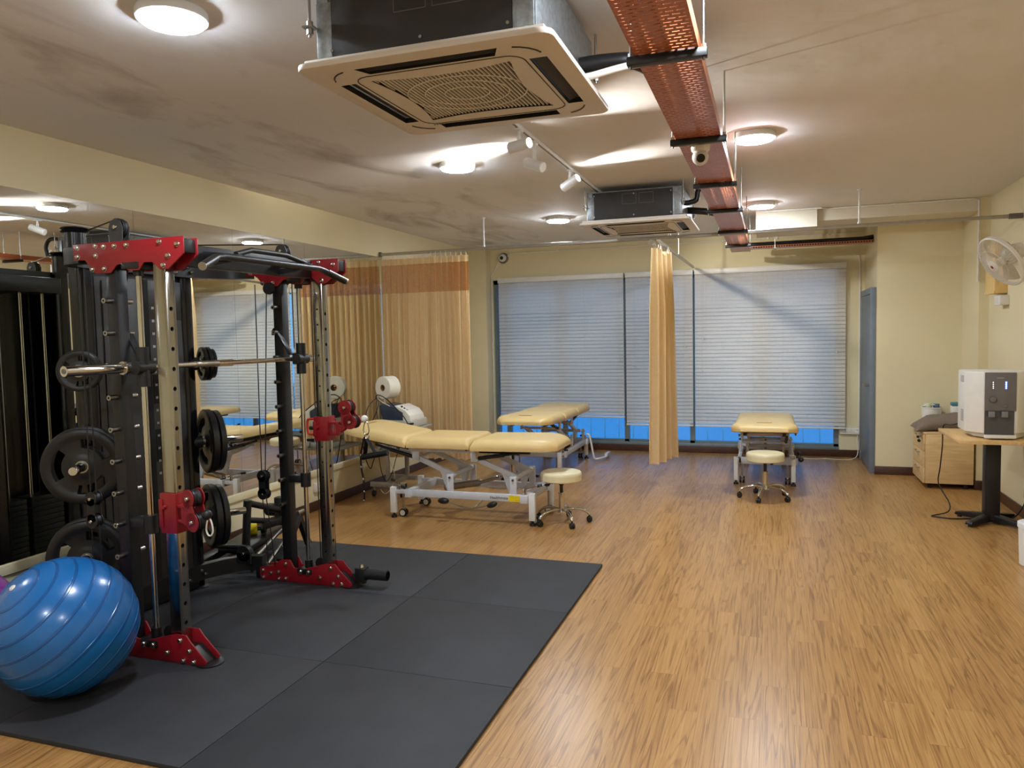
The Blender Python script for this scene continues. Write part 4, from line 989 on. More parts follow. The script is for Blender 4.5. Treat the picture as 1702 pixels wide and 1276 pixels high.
MB().beam((-3.45, 4.92, .30), (-3.36, 4.55, .06), .05, .05, .004).beam((-3.62, 4.7, .26), (-3.45, 4.92, .32), .05, .05, .004).beam((-3.45, 4.92, .30), (-3.46, 5.05, .05), .04, .04).build('folding_leg', M_BLACK, t)
t = thing('dumbbell', 'small yellow dumbbell with a black end lying on the folded bench', 'dumbbell', (-3.72, 4.80, .173))
MB().lathe([(0, -.06), (.035, -.06), (.042, -.045), (.042, -.005), (.03, 0), (0, 0)], (-3.735, 4.79, .2155), (.75, .66, 0), 20).build('yellow_head', M_YELLOW, t)
MB().lathe([(0, 0), (.016, 0), (.016, .02), (.04, .025), (.042, .06), (.03, .068), (0, .068)], (-3.735, 4.79, .2155), (.75, .66, 0), 20).build('black_head', M_RUBBER, t)

# ------------------------------------------------------------------ exercise balls
def ball(c, r, axis, m, mr, label, nr):
    t = thing('exercise_ball', label, 'exercise ball', (c[0], c[1], c[2]-r))
    MB().lathe([(r*math.sin(a)*1.0, -r*math.cos(a)) for a in [PI*k/64 for k in range(65)]], c, axis, 72).build('ball_skin', m, t)
    g = MB()
    for k in range(nr):
        a = PI*(k+1.5)/(nr+2)
        prof = [((r+q)*math.sin(a+da), -(r+q)*math.cos(a+da)) for q, da in ((-.002, -.030), (.0016, -.018), (.0022, 0), (.0016, .018), (-.002, .030))]
        g.lathe(prof, c, axis, 72)
    g.build('grip_ridge', mr, t)
    MB().lathe([(0, .006), (.012, .005), (.016, .0), (.016, -.004)], Vector(c)+Vector(axis).normalized()*r*.998, axis, 18).build('air_plug', M_PLASTIC, t)
ball((-3.135, 2.605, .3385), .315, (-.18, -.51, .62), M_BALL, M_BALLR, 'big blue ribbed exercise ball on the mat beside the machine', 11)
ball((-3.90, 2.66, .2735), .25, (.1, .3, .9), M_PURPLE, M_PURPLE, 'purple exercise ball half hidden behind the blue ball at the mirror wall', 9)

# ------------------------------------------------------------------ treatment couches
def cushion_mb(L, W, th, tip0=False, tip1=False):     # x: 0..L, y: -W/2..W/2, z: 0..th, soft edges
    m = MB(); nx, ny = 26, 14
    def top(x, y):
        ex = min(1, (x if not tip0 else x*.9)/(.05 if not tip0 else .22)); fx = min(1, (L-x)/(.05 if not tip1 else .22)); ey = min(1, (W/2-abs(y))/.07)
        e = lambda v: math.sqrt(max(0, 1-(1-max(0, v))**2))
        return th*(.30+.70*e(ex)*e(fx)*e(ey))
    def half(x):
        w = W/2
        if tip0: w -= .10*max(0, 1-x/.16)**2
        if tip1: w -= .10*max(0, 1-(L-x)/.16)**2
        return w
    xs_ = [L*(.5-.5*math.cos(PI*i/nx)) for i in range(nx+1)]; vs = [-math.cos(PI*j/ny) for j in range(ny+1)]
    T = [[(x, v*half(x), top(x, v*W/2)) for v in vs] for x in xs_]; B = [[(x, v*half(x)*.985, .0) for v in vs] for x in xs_]
    b2 = m.bm
    TV = [[b2.verts.new(p) for p in r] for r in T]; BV = [[b2.verts.new(p) for p in r] for r in B]
    for i in range(nx):
        for j in range(ny):
            b2.faces.new((TV[i][j], TV[i+1][j], TV[i+1][j+1], TV[i][j+1])); b2.faces.new((BV[i][j], BV[i][j+1], BV[i+1][j+1], BV[i+1][j]))
    for i in range(nx):
        b2.faces.new((TV[i][0], BV[i][0], BV[i+1][0], TV[i+1][0])); b2.faces.new((TV[i][ny], TV[i+1][ny], BV[i+1][ny], BV[i][ny]))
    for j in range(ny):
        b2.faces.new((TV[0][j], TV[0][j+1], BV[0][j+1], BV[0][j])); b2.faces.new((TV[nx][j], BV[nx][j], BV[nx][j+1], TV[nx][j+1]))
    bmesh.ops.recalc_face_normals(b2, faces=b2.faces)
    return m
def castor(t, x, y, r=.036, tw=.028, ax=(0, 1, 0), stem=.10):
    a = Vector(ax).normalized()
    k = MB().cyl((x, y, r+.005), (x, y, r+stem), .009, n=12).bb(x-.018, x+.018, y-.014, y+.014, r*1.6, r*2.0, .003).build('castor', M_STEEL, t)
    for s in (-1, 1):
        c = Vector((x, y, r))+a*s*.017
        MB().lathe([(0, -.010), (r*.72, -.010), (r*.72, .010), (0, .010)], c, a, 24).build('wheel_hub', M_PLASTIC, k)
        MB().lathe([(r*.72, -.011), (r*.95, -.011), (r, -.006), (r, .006), (r*.95, .011), (r*.72, .011)], c, a, 28, True).build('wheel_tyre', M_RUBBER, k)
def couch(name, label, head_up=9, lift=0.0, text_on=True, pedal=True, foot_lift=0):
    # local: x along the couch from head (0) to foot (2.13); y = 0 front side rail; z up
    t = thing(name, label, 'treatment couch', (0, 0, 0), 'tan three-section treatment couches')
    W = .66; yc = .335; zt = .655+lift
    hx = .70
    m = cushion_mb(hx, W, .098, tip0=True); m.move(Matrix.Translation((hx, yc, zt)) @ Matrix.Rotation(math.radians(head_up), 4, 'Y') @ Matrix.Translation((-hx, 0, 0)))
    h = m.build('head_cushion', M_PVC, t, 50)
    m = cushion_mb(.615, W, .095); m.move(Matrix.Translation((.712, yc, zt))); m.build('middle_cushion', M_PVC, t, 50)
    m = cushion_mb(.78, W, .098, tip1=True); m.move(Matrix.Translation((1.34, yc, zt-.012)) @ Matrix.Rotation(math.radians(-foot_lift-.8), 4, 'Y')); m.build('foot_cushion', M_PVC, t, 50)
    # breathing slot on head section
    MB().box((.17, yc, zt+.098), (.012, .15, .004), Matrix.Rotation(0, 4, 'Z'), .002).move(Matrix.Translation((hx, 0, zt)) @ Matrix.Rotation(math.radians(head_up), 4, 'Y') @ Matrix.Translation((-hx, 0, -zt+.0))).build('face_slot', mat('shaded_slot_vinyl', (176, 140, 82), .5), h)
    f = MB()
    for y in (.10, .57): f.beam((.70, y, zt-.022), (1.36, y, zt-.022), .035, .04, .004)
    for x in (.72, 1.02, 1.34): f.beam((x, .10, zt-.022), (x, .57, zt-.022), .035, .035, .004)
    f.bb(.735, .80, .085, .105, zt-.12, zt-.035, .004).bb(1.315, 1.365, .085, .105, zt-.12, zt-.035, .004).bb(.735, .80, .565, .585, zt-.12, zt-.035, .004).bb(1.315, 1.365, .565, .585, zt-.12, zt-.035, .004)
    f.build('upper_frame', M_BEDST, t)
    g = MB(); ca, sa = math.cos(math.radians(head_up)), math.sin(math.radians(head_up))
    for y in (.14, .53):
        g.beam((.68, y, zt-.02), (.68-.42*ca, y, zt-.02+.42*sa), .03, .03, .003)
        g.beam((1.38, y, zt-.03), (1.86, y, zt-.028+.48*math.sin(math.radians(foot_lift))), .03, .03, .003)
    g.build('section_frame', M_BLACK, t)
    y = .115
    MB().cyl((.345, y, zt+.01), (.50, y, zt-.035), .012, n=14).cyl((.495, y, zt-.0335), (.75, y, zt-.10), .018, n=16).build('gas_strut', M_BLACK, t)
    MB().cyl((1.38, y, zt-.09), (1.62, y, zt-.055), .018, n=16).cyl((1.615, y, zt-.0557), (1.78, y, zt-.03), .011, n=14).build('gas_strut', M_BLACK, t)
    g = MB()
    for x in (.62, .695, 1.30, 1.345): g.bb(x-.008, x+.012, .012, .03, zt-.012, zt+.02, .003)
    g.build('hinge', mat('brass_hinge', (120, 84, 40), .35, .8), t)
    # lift arms
    a = MB()
    for x in (.785, 1.385):
        for y in (.14, .52):
            a.beam((x-.02, y, zt-.105), (x+.36, y, .395+lift*.5), .035, .045, .004)
            a.prism([(x+.17, .475+lift*.6), (x+.37, .41+lift*.5), (x+.33, .33), (x+.305, .255), (x+.275, .25), (x+.215, .42)], y-.012, y+.012, 'y', .002)
        a.cyl((x+.345, .08, .40+lift*.5), (x+.345, .58, .40+lift*.5), .02, n=18)
        a.cyl((x-.015, .08, zt-.105), (x-.015, .58, zt-.105), .014, n=16)
    a.build('lift_arm', M_BEDST, t)
    for x in (1.13, 1.73):
        for y in (.045, .60): MB().bb(x-.03, x+.03, y-.012, y+.012, .20, .425+lift*.5, .004).build('lift_bracket', M_BEDST, t)
        MB().lathe([(0, .012), (.009, .011), (.013, .005), (.014, 0), (0, 0)], (x, .033, .395+lift*.5), (0, -1, 0), 14).build('pivot_bolt', M_CHROME, t)
    MB().cyl((.95, .33, .24), (1.30, .33, .30), .032, n=18).cyl((1.30, .33, .30), (1.50, .33, .36), .016, n=14).build('actuator', M_STEEL, t)
    # base
    b = MB()
    for y in (.045, .60): b.bb(.69, 1.84, y-.02, y+.02, .205, .270, .004)
    b.bb(.69, .75, .0, .66, .20, .27, .004).bb(1.80, 1.87, .0, .66, .20, .27, .004)
    b.build('base_frame', M_BEDST, t)
    for x in (.555, 1.90):
        for y in (.045, .63):
            l = MB().bb(x-.028, x+.028, y-.022, y+.022, .045, .285, .005).build('leg', M_WHITE, t)
            MB().cyl((x, y, .0), (x, y, .022), .028, .024, n=20).cyl((x, y, .022), (x, y, .046), .011, n=12).build('rubber_foot', M_RUBBER, l)
    b = MB()
    b.bb(.57, .70, .03, .065, .225, .262, .003).bb(.57, .70, .60, .64, .225, .262, .003)
    b.build('end_link', M_BEDST, t)
    for x, y in ((.625, .10), (.64, .57), (1.90, .12), (1.90, .56)): castor(t, x, y, .037, stem=.17)
    for pts, (sx_, sy_, sz_), grips in (([(.64, .02, .30), (.60, .045, .315), (.54, .10, .33)], (.62, .045, .32), (((.655, .01, .298), (.70, -.01, .29)), ((.50, .12, .335), (.54, .10, .33)))),
            ([(1.74, .06, .325), (1.84, .045, .31), (1.93, .10, .34)], (1.84, .045, .318), (((1.70, .07, .332), (1.75, .06, .325)), ((1.93, .10, .34), (1.97, .115, .35)))),
            ([(1.78, .62, .325), (1.87, .6, .32), (1.96, .64, .345)], (1.87, .60, .325), (((1.74, .63, .33), (1.79, .62, .325)), ((1.96, .64, .345), (2.0, .65, .35))))):
        p = MB().tube(pts, .007, 8).cyl((sx_, sy_, .26), (sx_, sy_, sz_), .013, n=12).build('brake_lever', M_CHROME, t)
        for q0, q1 in grips: MB().cyl(q0, q1, .013, n=12).build('lever_grip', M_RUBBER, p)
    if pedal:
        q = MB().tube([(1.14, -.05, .195), (1.25, -.055, .165), (1.36, -.055, .148), (1.46, -.05, .165), (1.54, -.04, .19)], .0065, 8, smooth=4).cyl((1.40, -.05, .155), (1.44, .04, .21), .007, n=8).build('foot_pedal_bar', M_STEEL, t)
        MB().sphere((1.10, -.05, .20), .055, 18, (1, .55, .52)).build('pedal_grip', M_RUBBER, q); MB().sphere((1.56, -.045, .188), .052, 18, (1, .5, .5), (0, -.35, 0)).build('pedal_grip', M_RUBBER, q)
    else:
        q = MB().tube([(1.66, -.02, .36), (1.66, -.06, .33), (1.66, -.10, .12), (1.67, -.12, .04), (1.72, -.16, .03), (1.86, -.22, .035), (1.92, -.22, .045)], .013, 10, smooth=4).build('foot_pedal_bar', M_WHITE, t)
        MB().bb(1.90, 2.12, -.24, -.20, .03, .07, .004).build('pedal_plate', M_BEDST, q)
    if text_on:
        text('Healthmate', .036, face_m((1.60, .0245, .236), (1, 0, 0), (0, 0, 1)), M_DARKTXT, t, 'maker_lettering')
        s = MB().bb(1.69, 1.80, .0238, .0249, .208, .262).build('warning_label', M_YELLOW, t)
        m = MB()
        for k in range(3): m.bb(1.70, 1.745, .0233, .0239, .220+k*.013, .222+k*.013)
        m.bb(1.755, 1.79, .0233, .0239, .22, .222).bb(1.755, 1.79, .0233, .0239, .246, .248).bb(1.755, 1.757, .0233, .0239, .22, .248).bb(1.788, 1.79, .0233, .0239, .22, .248)
        m.build('label_print', mat('amber_print', (190, 160, 10), .6), s)
    return t
def place(t, loc, rz): t.location = loc; t.rotation_euler = (0, 0, rz)
c1 = couch('treatment_couch', 'tan treatment couch with raised head end, beside the drawn curtain and the machine', 10, 0.0)
place(c1, (-3.86, 6.155, 0), 0)
c2 = couch('treatment_couch', 'tan treatment couch standing lengthwise under the blind by the corner pier', 1.5, -.01, False, False)
place(c2, (-2.29, 7.93, 0), PI/2)
c3 = couch('treatment_couch', 'tan treatment couch seen end on, alone in front of the wide blind', 8, -.11, False, True)
place(c3, (.275, 7.93, 0), PI/2)

# ------------------------------------------------------------------ stools
def stool(label, h=.46):
    t = thing('rolling_stool', label, 'stool', (0, 0, 0), 'round cream rolling stools')
    r = .178
    MB().lathe([(0, h-.085), (r-.012, h-.085), (r, h-.078), (r+.002, h-.07), (r, h-.062), (r+.004, h-.035), (r, h-.012), (r-.008, h-.004), (r-.02, h), (r*.5, h+.003), (0, h+.004)], n=48).build('seat', M_CREAM, t)
    MB().lathe([(0, h-.095), (.10, h-.095), (.10, h-.085), (0, h-.085)], n=24).bb(-.02, .02, -.012, .012, h-.125, h-.095).build('seat_plate', M_BLACK, t)
    MB().tube([(-.01, 0, h-.108), (-.09, .02, h-.112), (-.115, .03, h-.125)], .007, 8).sphere((-.125, .033, h-.131), .016, 12, (1.6, 1, .8)).build('lever', M_BLACK, t)
    MB().cyl((0, 0, .24), (0, 0, h-.09), .0145, n=16).build('gas_column', M_BLACK, t)
    MB().cyl((0, 0, .105), (0, 0, .265), .026, n=24).cyl((0, 0, .265), (0, 0, .272), .03, n=24).cyl((0, 0, .095), (0, 0, .13), .04, .03, n=24).build('column_cover', M_CHROME, t)
    for k in range(5):
        a = 2*PI*k/5; c, s = math.cos(a), math.sin(a)
        MB().tube([(q*c, q*s, z) for q, z in ((.02, .118), (.10, .124), (.18, .112), (.235, .082), (.243, .066))], .0135, 12, smooth=4).build('leg', M_CHROME, t)
        w = MB().cyl((.243*c, .243*s, .05), (.243*c, .243*s, .07), .008, n=10).lathe([(0, -.005), (.024, -.005), (.026, 0), (.024, .005), (0, .005)], (.243*c, .243*s, .032), (-s, c, 0), 18)
        w.build('castor', M_BLACK, t)
        MB().lathe([(0, -.021), (.02, -.021), (.025, -.016), (.025, -.006), (0, -.006)], (.243*c-.0*s, .243*s, .0252), (-s, c, 0), 22).lathe([(0, .006), (.025, .006), (.025, .016), (.02, .021), (0, .021)], (.243*c, .243*s, .0252), (-s, c, 0), 22).build('castor_wheel', M_RUBBER, t)
    return t
s1 = stool('round cream rolling stool at the foot end of the couch by the machine')
place(s1, (-1.745, 6.38, 0), math.radians(18))
dup(s1, (-2.70, 7.86, 0), math.radians(-8), 'rolling stool with chrome legs mostly hidden behind the couch by the machine')
dup(s1, (-.05, 7.80, 0), math.radians(-104), 'round cream rolling stool in front of the couch seen end on')

# ------------------------------------------------------------------ therapy trolley, machine, roll
t = thing('equipment_trolley', 'grey metal trolley on castors beside the mirror and drawn curtain', 'trolley', (-3.75, 7.2, 0))
MT = mat('grey_trolley_steel', (176, 172, 162), .45, .2)
tb = MB()
for y in (6.98, 7.42): tb.bb(-3.985, -3.575, y-.02, y+.02, .105, .155, .004)
tb.bb(-3.80, -3.76, 6.98, 7.42, .11, .15, .003)
tb.build('base_frame', MT, t)
MB().bb(-3.576, -3.572, 6.962, 6.998, .107, .153).bb(-3.576, -3.572, 7.402, 7.438, .107, .153).build('end_plug', M_BLACK, t)
for y in (6.98, 7.42):
    MB().bb(-3.80, -3.76, y-.018, y+.018, .15, .70, .003).build('upright', MT, t)
for z, nme in ((.47, 'lower_shelf'), (.70, 'upper_shelf')):
    MB().bb(-4.02, -3.48, 6.93, 7.46, z, z+.018, .004).bb(-4.02, -3.48, 6.93, 6.937, z+.018, z+.03).bb(-4.02, -3.48, 7.453, 7.46, z+.018, z+.03).build(nme, MT, t)
for x, y in ((-3.95, 6.98), (-3.61, 6.98), (-3.95, 7.42), (-3.61, 7.42)):
    if (x, y) == (-3.61, 6.98): x = -3.62
    k = MB().cyl((x, y, .05), (x, y, .106), .01, n=10).bb(x-.014, x+.014, y-.014, y+.014, .06, .085, .003).build('castor', M_STEEL, t)
    MB().lathe([(0, -.014), (.03, -.014), (.035, -.009), (.035, .009), (.03, .014), (0, .014)], (x, y, .035), (1, 0, 0), 24).build('castor_wheel', M_RUBBER, k)
MB().cyl((-3.97, 7.20, .718), (-3.97, 7.20, 1.13), .011, n=12).cyl((-3.97, 7.20, 1.13), (-3.80, 7.18, 1.13), .007, n=10).bb(-4.0, -3.94, 7.17, 7.23, .718, .728, .002).build('roll_holder', M_STEEL, t)
t = thing('tissue_roll', 'fat white tissue roll held up behind the electrotherapy unit', 'tissue roll', (-3.86, 7.2, 1.13))
ax = Vector((.35, .94, 0)).normalized(); c = Vector((-3.86, 7.185, 1.135))
MB().lathe([(.036, -.075), (.115, -.075), (.12, -.07), (.12, .07), (.115, .075), (.036, .075)], c, ax, 48, True).build('paper', M_TISSUE, t)
MB().lathe([(.031, -.074), (.0358, -.074), (.0358, .074), (.031, .074)], c, ax, 32, True).build('core', M_CARD, t)
t = thing('electrotherapy_unit', 'grey electrotherapy console with navy sloping panel on the trolley top', 'therapy machine', (-3.7, 7.18, .718))
MB().bb(-3.88, -3.51, 7.0, 7.40, .724, .80, .012).build('base_unit', mat('light_grey_plastic', (188, 184, 172), .45), t)
p = MB().prism([(-3.86, .80), (-3.60, .80), (-3.62, .88), (-3.70, .93), (-3.88, .965), (-3.90, .95)], 7.05, 7.36, 'y', .006).build('console', M_NAVY, t)
MB().prism([(-3.62, .80), (-3.53, .80), (-3.54, .85), (-3.59, .905), (-3.71, .955), (-3.71, .93), (-3.62, .88)], 7.04, 7.37, 'y', .004).build('side_casing', M_PLASTIC, t)
k = MB()
for a in range(3): k.cyl((-3.66+a*.028, 7.10, .930-a*.018), (-3.655+a*.028, 7.10, .946-a*.018), .011, n=14)
k.build('control_knob', M_BLACK, t)
MB().cyl((-3.52, 6.999, .76), (-3.52, 6.965, .765), .018, n=16).cyl((-3.50, 6.975, .775), (-3.46, 6.95, .78), .012, n=12).build('lead_plug', M_BLACK, t)
MB().tube([(-3.97, 7.12, 1.02), (-3.92, 7.06, 1.065), (-3.80, 7.02, 1.03), (-3.66, 6.98, .93), (-3.56, 6.96, .84), (-3.52, 6.955, .77)], .0055, 8, smooth=5).tube([(-3.97, 7.12, 1.02), (-4.02, 7.05, .95), (-4.05, 7.0, .80), (-4.05, 6.97, .70), (-4.05, 6.95, .60), (-4.02, 6.94, .42), (-3.97, 6.95, .30), (-3.92, 6.93, .38), (-3.88, 6.92, .47)], .005, 8, smooth=5).tube([(-3.96, 7.11, 1.02), (-3.90, 7.05, .98), (-3.93, 7.02, .86), (-3.98, 7.0, .76)], .004, 8, smooth=5).tube([(-3.95, 7.11, 1.03), (-3.93, 7.05, .92), (-3.90, 7.02, .82), (-3.88, 7.01, .77)], .004, 8, smooth=5).build('lead', M_BLACK, t)
MB().tube([(-3.96, 7.12, 1.03), (-3.86, 7.05, .99), (-3.76, 7.03, .95)], .004, 8, smooth=4).build('white_lead', M_PLASTIC, t)
t = thing('ultrasound_unit', 'small pale device with dark probes on the lower trolley shelf', 'therapy machine', (-3.7, 7.15, .49))
MB().bb(-3.90, -3.55, 7.0, 7.30, .4885, .545, .01).build('casing', mat('pale_grey_plastic', (196, 198, 196), .45), t)
MB().cyl((-3.66, 7.05, .565), (-3.56, 6.99, .575), .019, .012, n=14).cyl((-3.78, 7.08, .56), (-3.70, 7.02, .56), .014, n=12).sphere((-3.565, 6.992, .575), .024, 14).build('probe', M_BLACK, t)
MB().tube([(-3.78, 7.08, .56), (-3.86, 6.97, .50), (-3.84, 6.92, .38), (-3.80, 6.90, .25), (-3.76, 6.91, .18), (-3.70, 6.93, .28), (-3.66, 6.94, .42), (-3.64, 7.0, .545)], .004, 8, smooth=5).build('probe_lead', M_BLACK, t)
MB().tube([(-3.72, 7.02, .56), (-3.72, 6.91, .44), (-3.66, 6.90, .25), (-3.70, 6.90, .12), (-3.78, 6.91, .05), (-3.84, 6.92, .09)], .0035, 8, smooth=5).build('white_lead', M_PLASTIC, t)

# ------------------------------------------------------------------ drawer cabinet, cushion, baskets
t = thing('drawer_cabinet', 'beech drawer pedestal on castors beside the column', 'drawer cabinet', (1.71, 8.93, 0))
X0, X1, Y0, Y1, ZB, ZT = 1.485, 1.94, 8.655, 9.25, .055, .585
MB().bb(X0+.02, X1, Y0, Y1, ZB, ZT-.022, .002).build('carcass', M_BEECH, t)
MB().bb(X0, X1+.004, Y0-.002, Y1+.002, ZT-.021, ZT, .002).build('top_panel', M_BEECH, t)
zz = [ZB, ZB+.165, ZB+.33, ZT-.024]
for k in range(3):
    d = MB().bb(X0, X0+.0185, Y0+.002, Y1-.002, zz[k]+.002, zz[k+1]-.002, .002).build('drawer', M_BEECH, t)
    MB().tube([(X0, 8.86, zz[k+1]-.035), (X0-.022, 8.87, zz[k+1]-.035), (X0-.022, 9.03, zz[k+1]-.035), (X0, 9.04, zz[k+1]-.035)], .005, 8).build('handle', M_STEEL, d)
    if k == 2:
        MB().cyl((X0, 8.74, ZT-.055), (X0-.008, 8.74, ZT-.055), .011, n=16).bb(X0-.03, X0-.008, 8.737, 8.743, ZT-.065, ZT-.045).build('lock', M_STEEL, d)
        MB().lathe([(0, -.006), (.016, -.006), (.016, .006), (0, .006)], (X0-.028, 8.735, ZT-.10), (0, 1, 0), 18).cyl((X0-.028, 8.74, ZT-.09), (X0-.028, 8.74, ZT-.06), .002, n=6).lathe([(0, -.006), (.013, -.006), (.013, .006), (0, .006)], (X0-.04, 8.73, ZT-.06), (0, 1, 0), 18).build('key_fob', M_BLACK, d)
for x in (X0+.07, X1-.06):
    for y in (Y0+.06, Y1-.06): MB().cyl((x, y, .03), (x, y, ZB), .01, n=10).lathe([(0, -.011), (.02, -.011), (.022, 0), (.02, .011), (0, .011)], (x, y, .022), (0, 1, 0), 18).build('castor', M_BLACK, t)
# cushion
t = thing('floor_cushion', 'taupe fabric cushion lying on top of the drawer pedestal', 'cushion', (1.72, 8.9, ZT))
m = MB(); n = 24; rows = []
def pil(u, v, s):
    e = (max(0, 1-u**4)*max(0, 1-v**4))**.5
    k = 1-.10*(1-abs(u))*v*v; kk = 1-.10*(1-abs(v))*u*u
    z = .072*e*(1+.12*math.sin(3*u+2*v)+.08*math.sin(7*u-3*v))
    return (1.72+.30*u*kk+.02*v, 8.92+.27*v*k, ZT+.075+.03*u*.9+s*z+(-.045*(u < -.5)*(abs(u)-.5)*2))
V = {}
for s in (1, -1):
    for i in range(n+1):
        for j in range(n+1):
            b_ = i in (0, n) or j in (0, n)
            if b_ and s < 0: V[(s, i, j)] = V[(1, i, j)]
            else:
                p = pil(-1+2*i/n, -1+2*j/n, s); V[(s, i, j)] = m.bm.verts.new((p[0], p[1], max(ZT+.001, p[2])))
for s in (1, -1):
    for i in range(n):
        for j in range(n): m.bm.faces.new((V[(s, i, j)], V[(s, i+1, j)], V[(s, i+1, j+1)], V[(s, i, j+1)])[::s])
m.build('cushion_cover', M_TAUPE, t, 80)
# shelf of small things: basket standing behind the cushion
t = thing('basket', 'white plastic basket full of small packs behind the taupe cushion', 'basket', (1.78, 9.26, ZT))
BX, BY = 1.76, 9.30
t.location = (BX, BY, 0)
MB().lathe([(0, .0), (.085, .0), (.10, .19), (.106, .19), (.106, .20), (.096, .20), (.083, .006), (0, .006)], (BX-.09, BY-.005, .585), n=28).build('tub', M_PLASTIC, t)
MB().tube([(BX-.19, BY-.005, .785), (BX-.17, BY-.03, .80), (BX-.05, BY-.03, .81), (BX+.0, BY-.01, .79)], .006, 8, smooth=4).build('handle', M_WHITE, t)
def small(name, label, cat, b, m, lid=None, lidm=None):
    t = thing(name, label, cat, b)
    return t
q = thing('wipes_pack', 'white and teal wipes pack standing upright on the drawer pedestal', 'packet', (1.885, 9.20, ZT))
MB().bb(1.835, 1.935, 9.15, 9.235, ZT+.0005, ZT+.225, .012).build('pack', M_PLASTIC, q)
MB().bb(1.836, 1.934, 9.149, 9.236, ZT+.226, ZT+.262, .008).build('teal_top', mat('teal_print', (72, 128, 140), .5), q)
MB().bb(1.84, 1.93, 9.147, 9.15, ZT+.02, ZT+.09).build('purple_print', mat('purple_print', (62, 48, 150), .5), q)
q = thing('tub_of_wipes', 'pale green tub with teal lid inside the white basket', 'tub', (BX-.12, BY-.01, .60))
MB().cyl((BX-.125, BY-.005, .5915), (BX-.125, BY-.005, .80), .038, n=24).build('tub_body', mat('pale_green_plastic', (206, 214, 178), .5), q)
MB().cyl((BX-.125, BY-.005, .8005), (BX-.125, BY-.005, .825), .04, n=24).build('lid', mat('pale_cap', (214, 220, 190), .5), q)
q = thing('spray_bottle', 'small bottle with grey blue cap inside the white basket', 'bottle', (BX-.05, BY-.01, .60))
MB().cyl((BX-.045, BY-.01, .5915), (BX-.045, BY-.01, .79), .03, n=20).build('bottle_body', mat('violet_label', (74, 62, 150), .5), q)
MB().cyl((BX-.045, BY-.01, .7905), (BX-.045, BY-.01, .82), .031, n=20).build('cap', mat('slate_cap', (84, 116, 128), .5), q)

# ------------------------------------------------------------------ table, water dispenser, bin
t = thing('pedestal_table', 'beech topped table with a black cross pedestal by the wall', 'table', (1.74, 7.15, 0))
MB().bb(1.415, 2.035, 6.77, 7.57, .725, .755, .002).build('tabletop', M_BEECHH, t)
MB().bb(1.70, 1.81, 7.19, 7.30, .03, .715, .004).build('column', M_BLACK, t)
for a in (45, 135, 225, 315):
    c, s = math.cos(math.radians(a)), math.sin(math.radians(a))
    MB().prism([(-.02, .015), (.28, .015), (.30, .022), (.29, .045), (.05, .08), (-.02, .08)], -.03, .03, 'y', .006).move(Matrix.Translation((1.755, 7.245, 0)) @ Matrix.Rotation(math.radians(a), 4, 'Z')).cyl((1.755+.27*c, 7.245+.27*s, 0), (1.755+.27*c, 7.245+.27*s, .016), .018, n=14).build('foot', M_BLACK, t)
MB().beam((1.5, 7.245, .718), (2.0, 7.245, .718), .06, .012, .002).beam((1.755, 6.9, .718), (1.755, 7.5, .718), .06, .012, .002).build('spider_plate', M_BLACK, t)
t = thing('water_dispenser', 'white countertop water dispenser with dark front panel on the beech table', 'water dispenser', (1.715, 7.0, .755))
X0, X1, Yf, Yb = 1.50, 1.975, 6.86, 7.26
prof = [(X0, .90), (X0+.03, .835), (X0+.15, .775), (X1-.15, .775), (X1-.03, .835), (X1, .90), (X1, 1.285), (X1-.01, 1.30), (X0+.01, 1.30), (X0, 1.285)]
# octagonal body: bevelled front cheeks
bd = MB().prism([(X0, Yb), (X1, Yb), (X1, Yf+.16), (X1-.14, Yf), (X0+.10, Yf), (X0, Yf+.15)], .80, 1.295, 'z', .014)
bd.prism([(X0+.05, Yb-.03), (X1-.05, Yb-.03), (X1-.06, Yf+.14), (X1-.15, Yf+.012), (X0+.15, Yf+.012), (X0+.06, Yf+.14)], .765, .805, 'z', .006)
body = bd.build('body', M_PLASTIC, t)
MB().bb(X0+0.103, X1-.155, Yf-.012, Yf, .985, 1.288, .003).build('front_panel', M_GREYPL, t)
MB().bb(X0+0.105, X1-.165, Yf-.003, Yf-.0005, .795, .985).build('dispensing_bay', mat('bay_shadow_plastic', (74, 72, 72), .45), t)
MB().bb(X0+0.103, X1-.155, Yf-.028, Yf-.001, .768, .795, .004).build('drip_tray', M_PLASTIC, t)
for x in (X0+0.150, X0+0.240): MB().bb(x-.022, x+.022, Yf-.03, Yf-.012, .935, .982, .004).build('paddle', mat('smoky_plastic', (128, 126, 126), .3), t)
MB().lathe([(0, .012), (.018, .012), (.022, .008), (.022, 0), (0, 0)], (X0+0.160, Yf-.012, 1.075), (0, -1, 0), 28).lathe([(.024, 0), (.027, .003), (.029, 0)], (X0+0.160, Yf-.012, 1.075), (0, -1, 0), 28).build('hot_button', M_GREYPL, t)
MB().lathe([(0, .008), (.010, .008), (.013, .005), (.013, 0), (0, 0)], (X0+0.245, Yf-.012, 1.025), (0, -1, 0), 24).build('cold_button', M_GREYPL, t)
k = MB()
for z in (1.165, 1.18, 1.195, 1.21): k.lathe([(0, .001), (.003, .001), (.003, 0), (0, 0)], (X0+0.160, Yf-.0122, z), (0, -1, 0), 10)
k.build('white_indicator', M_WLED, t)
k = MB()
for z in (1.165, 1.18, 1.195, 1.21): k.lathe([(0, .0012), (.006, .0012), (.006, 0), (0, 0)], (X0+0.248, Yf-.0122, z), (0, -1, 0), 14)
k.build('blue_indicator', M_BLUELED, t)
k = MB()
for q in range(7): k.bb(X0+0.187+q*.0065, X0+0.191+q*.0065, Yf-.0126, Yf-.0121, 1.243, 1.247)
k.build('maker_mark', M_PLASTIC, t)
k = MB()
for z in range(7): k.bb(X0-.001, X0+.0005, Yf+.19, Yf+.30, 1.20+z*.008, 1.203+z*.008)
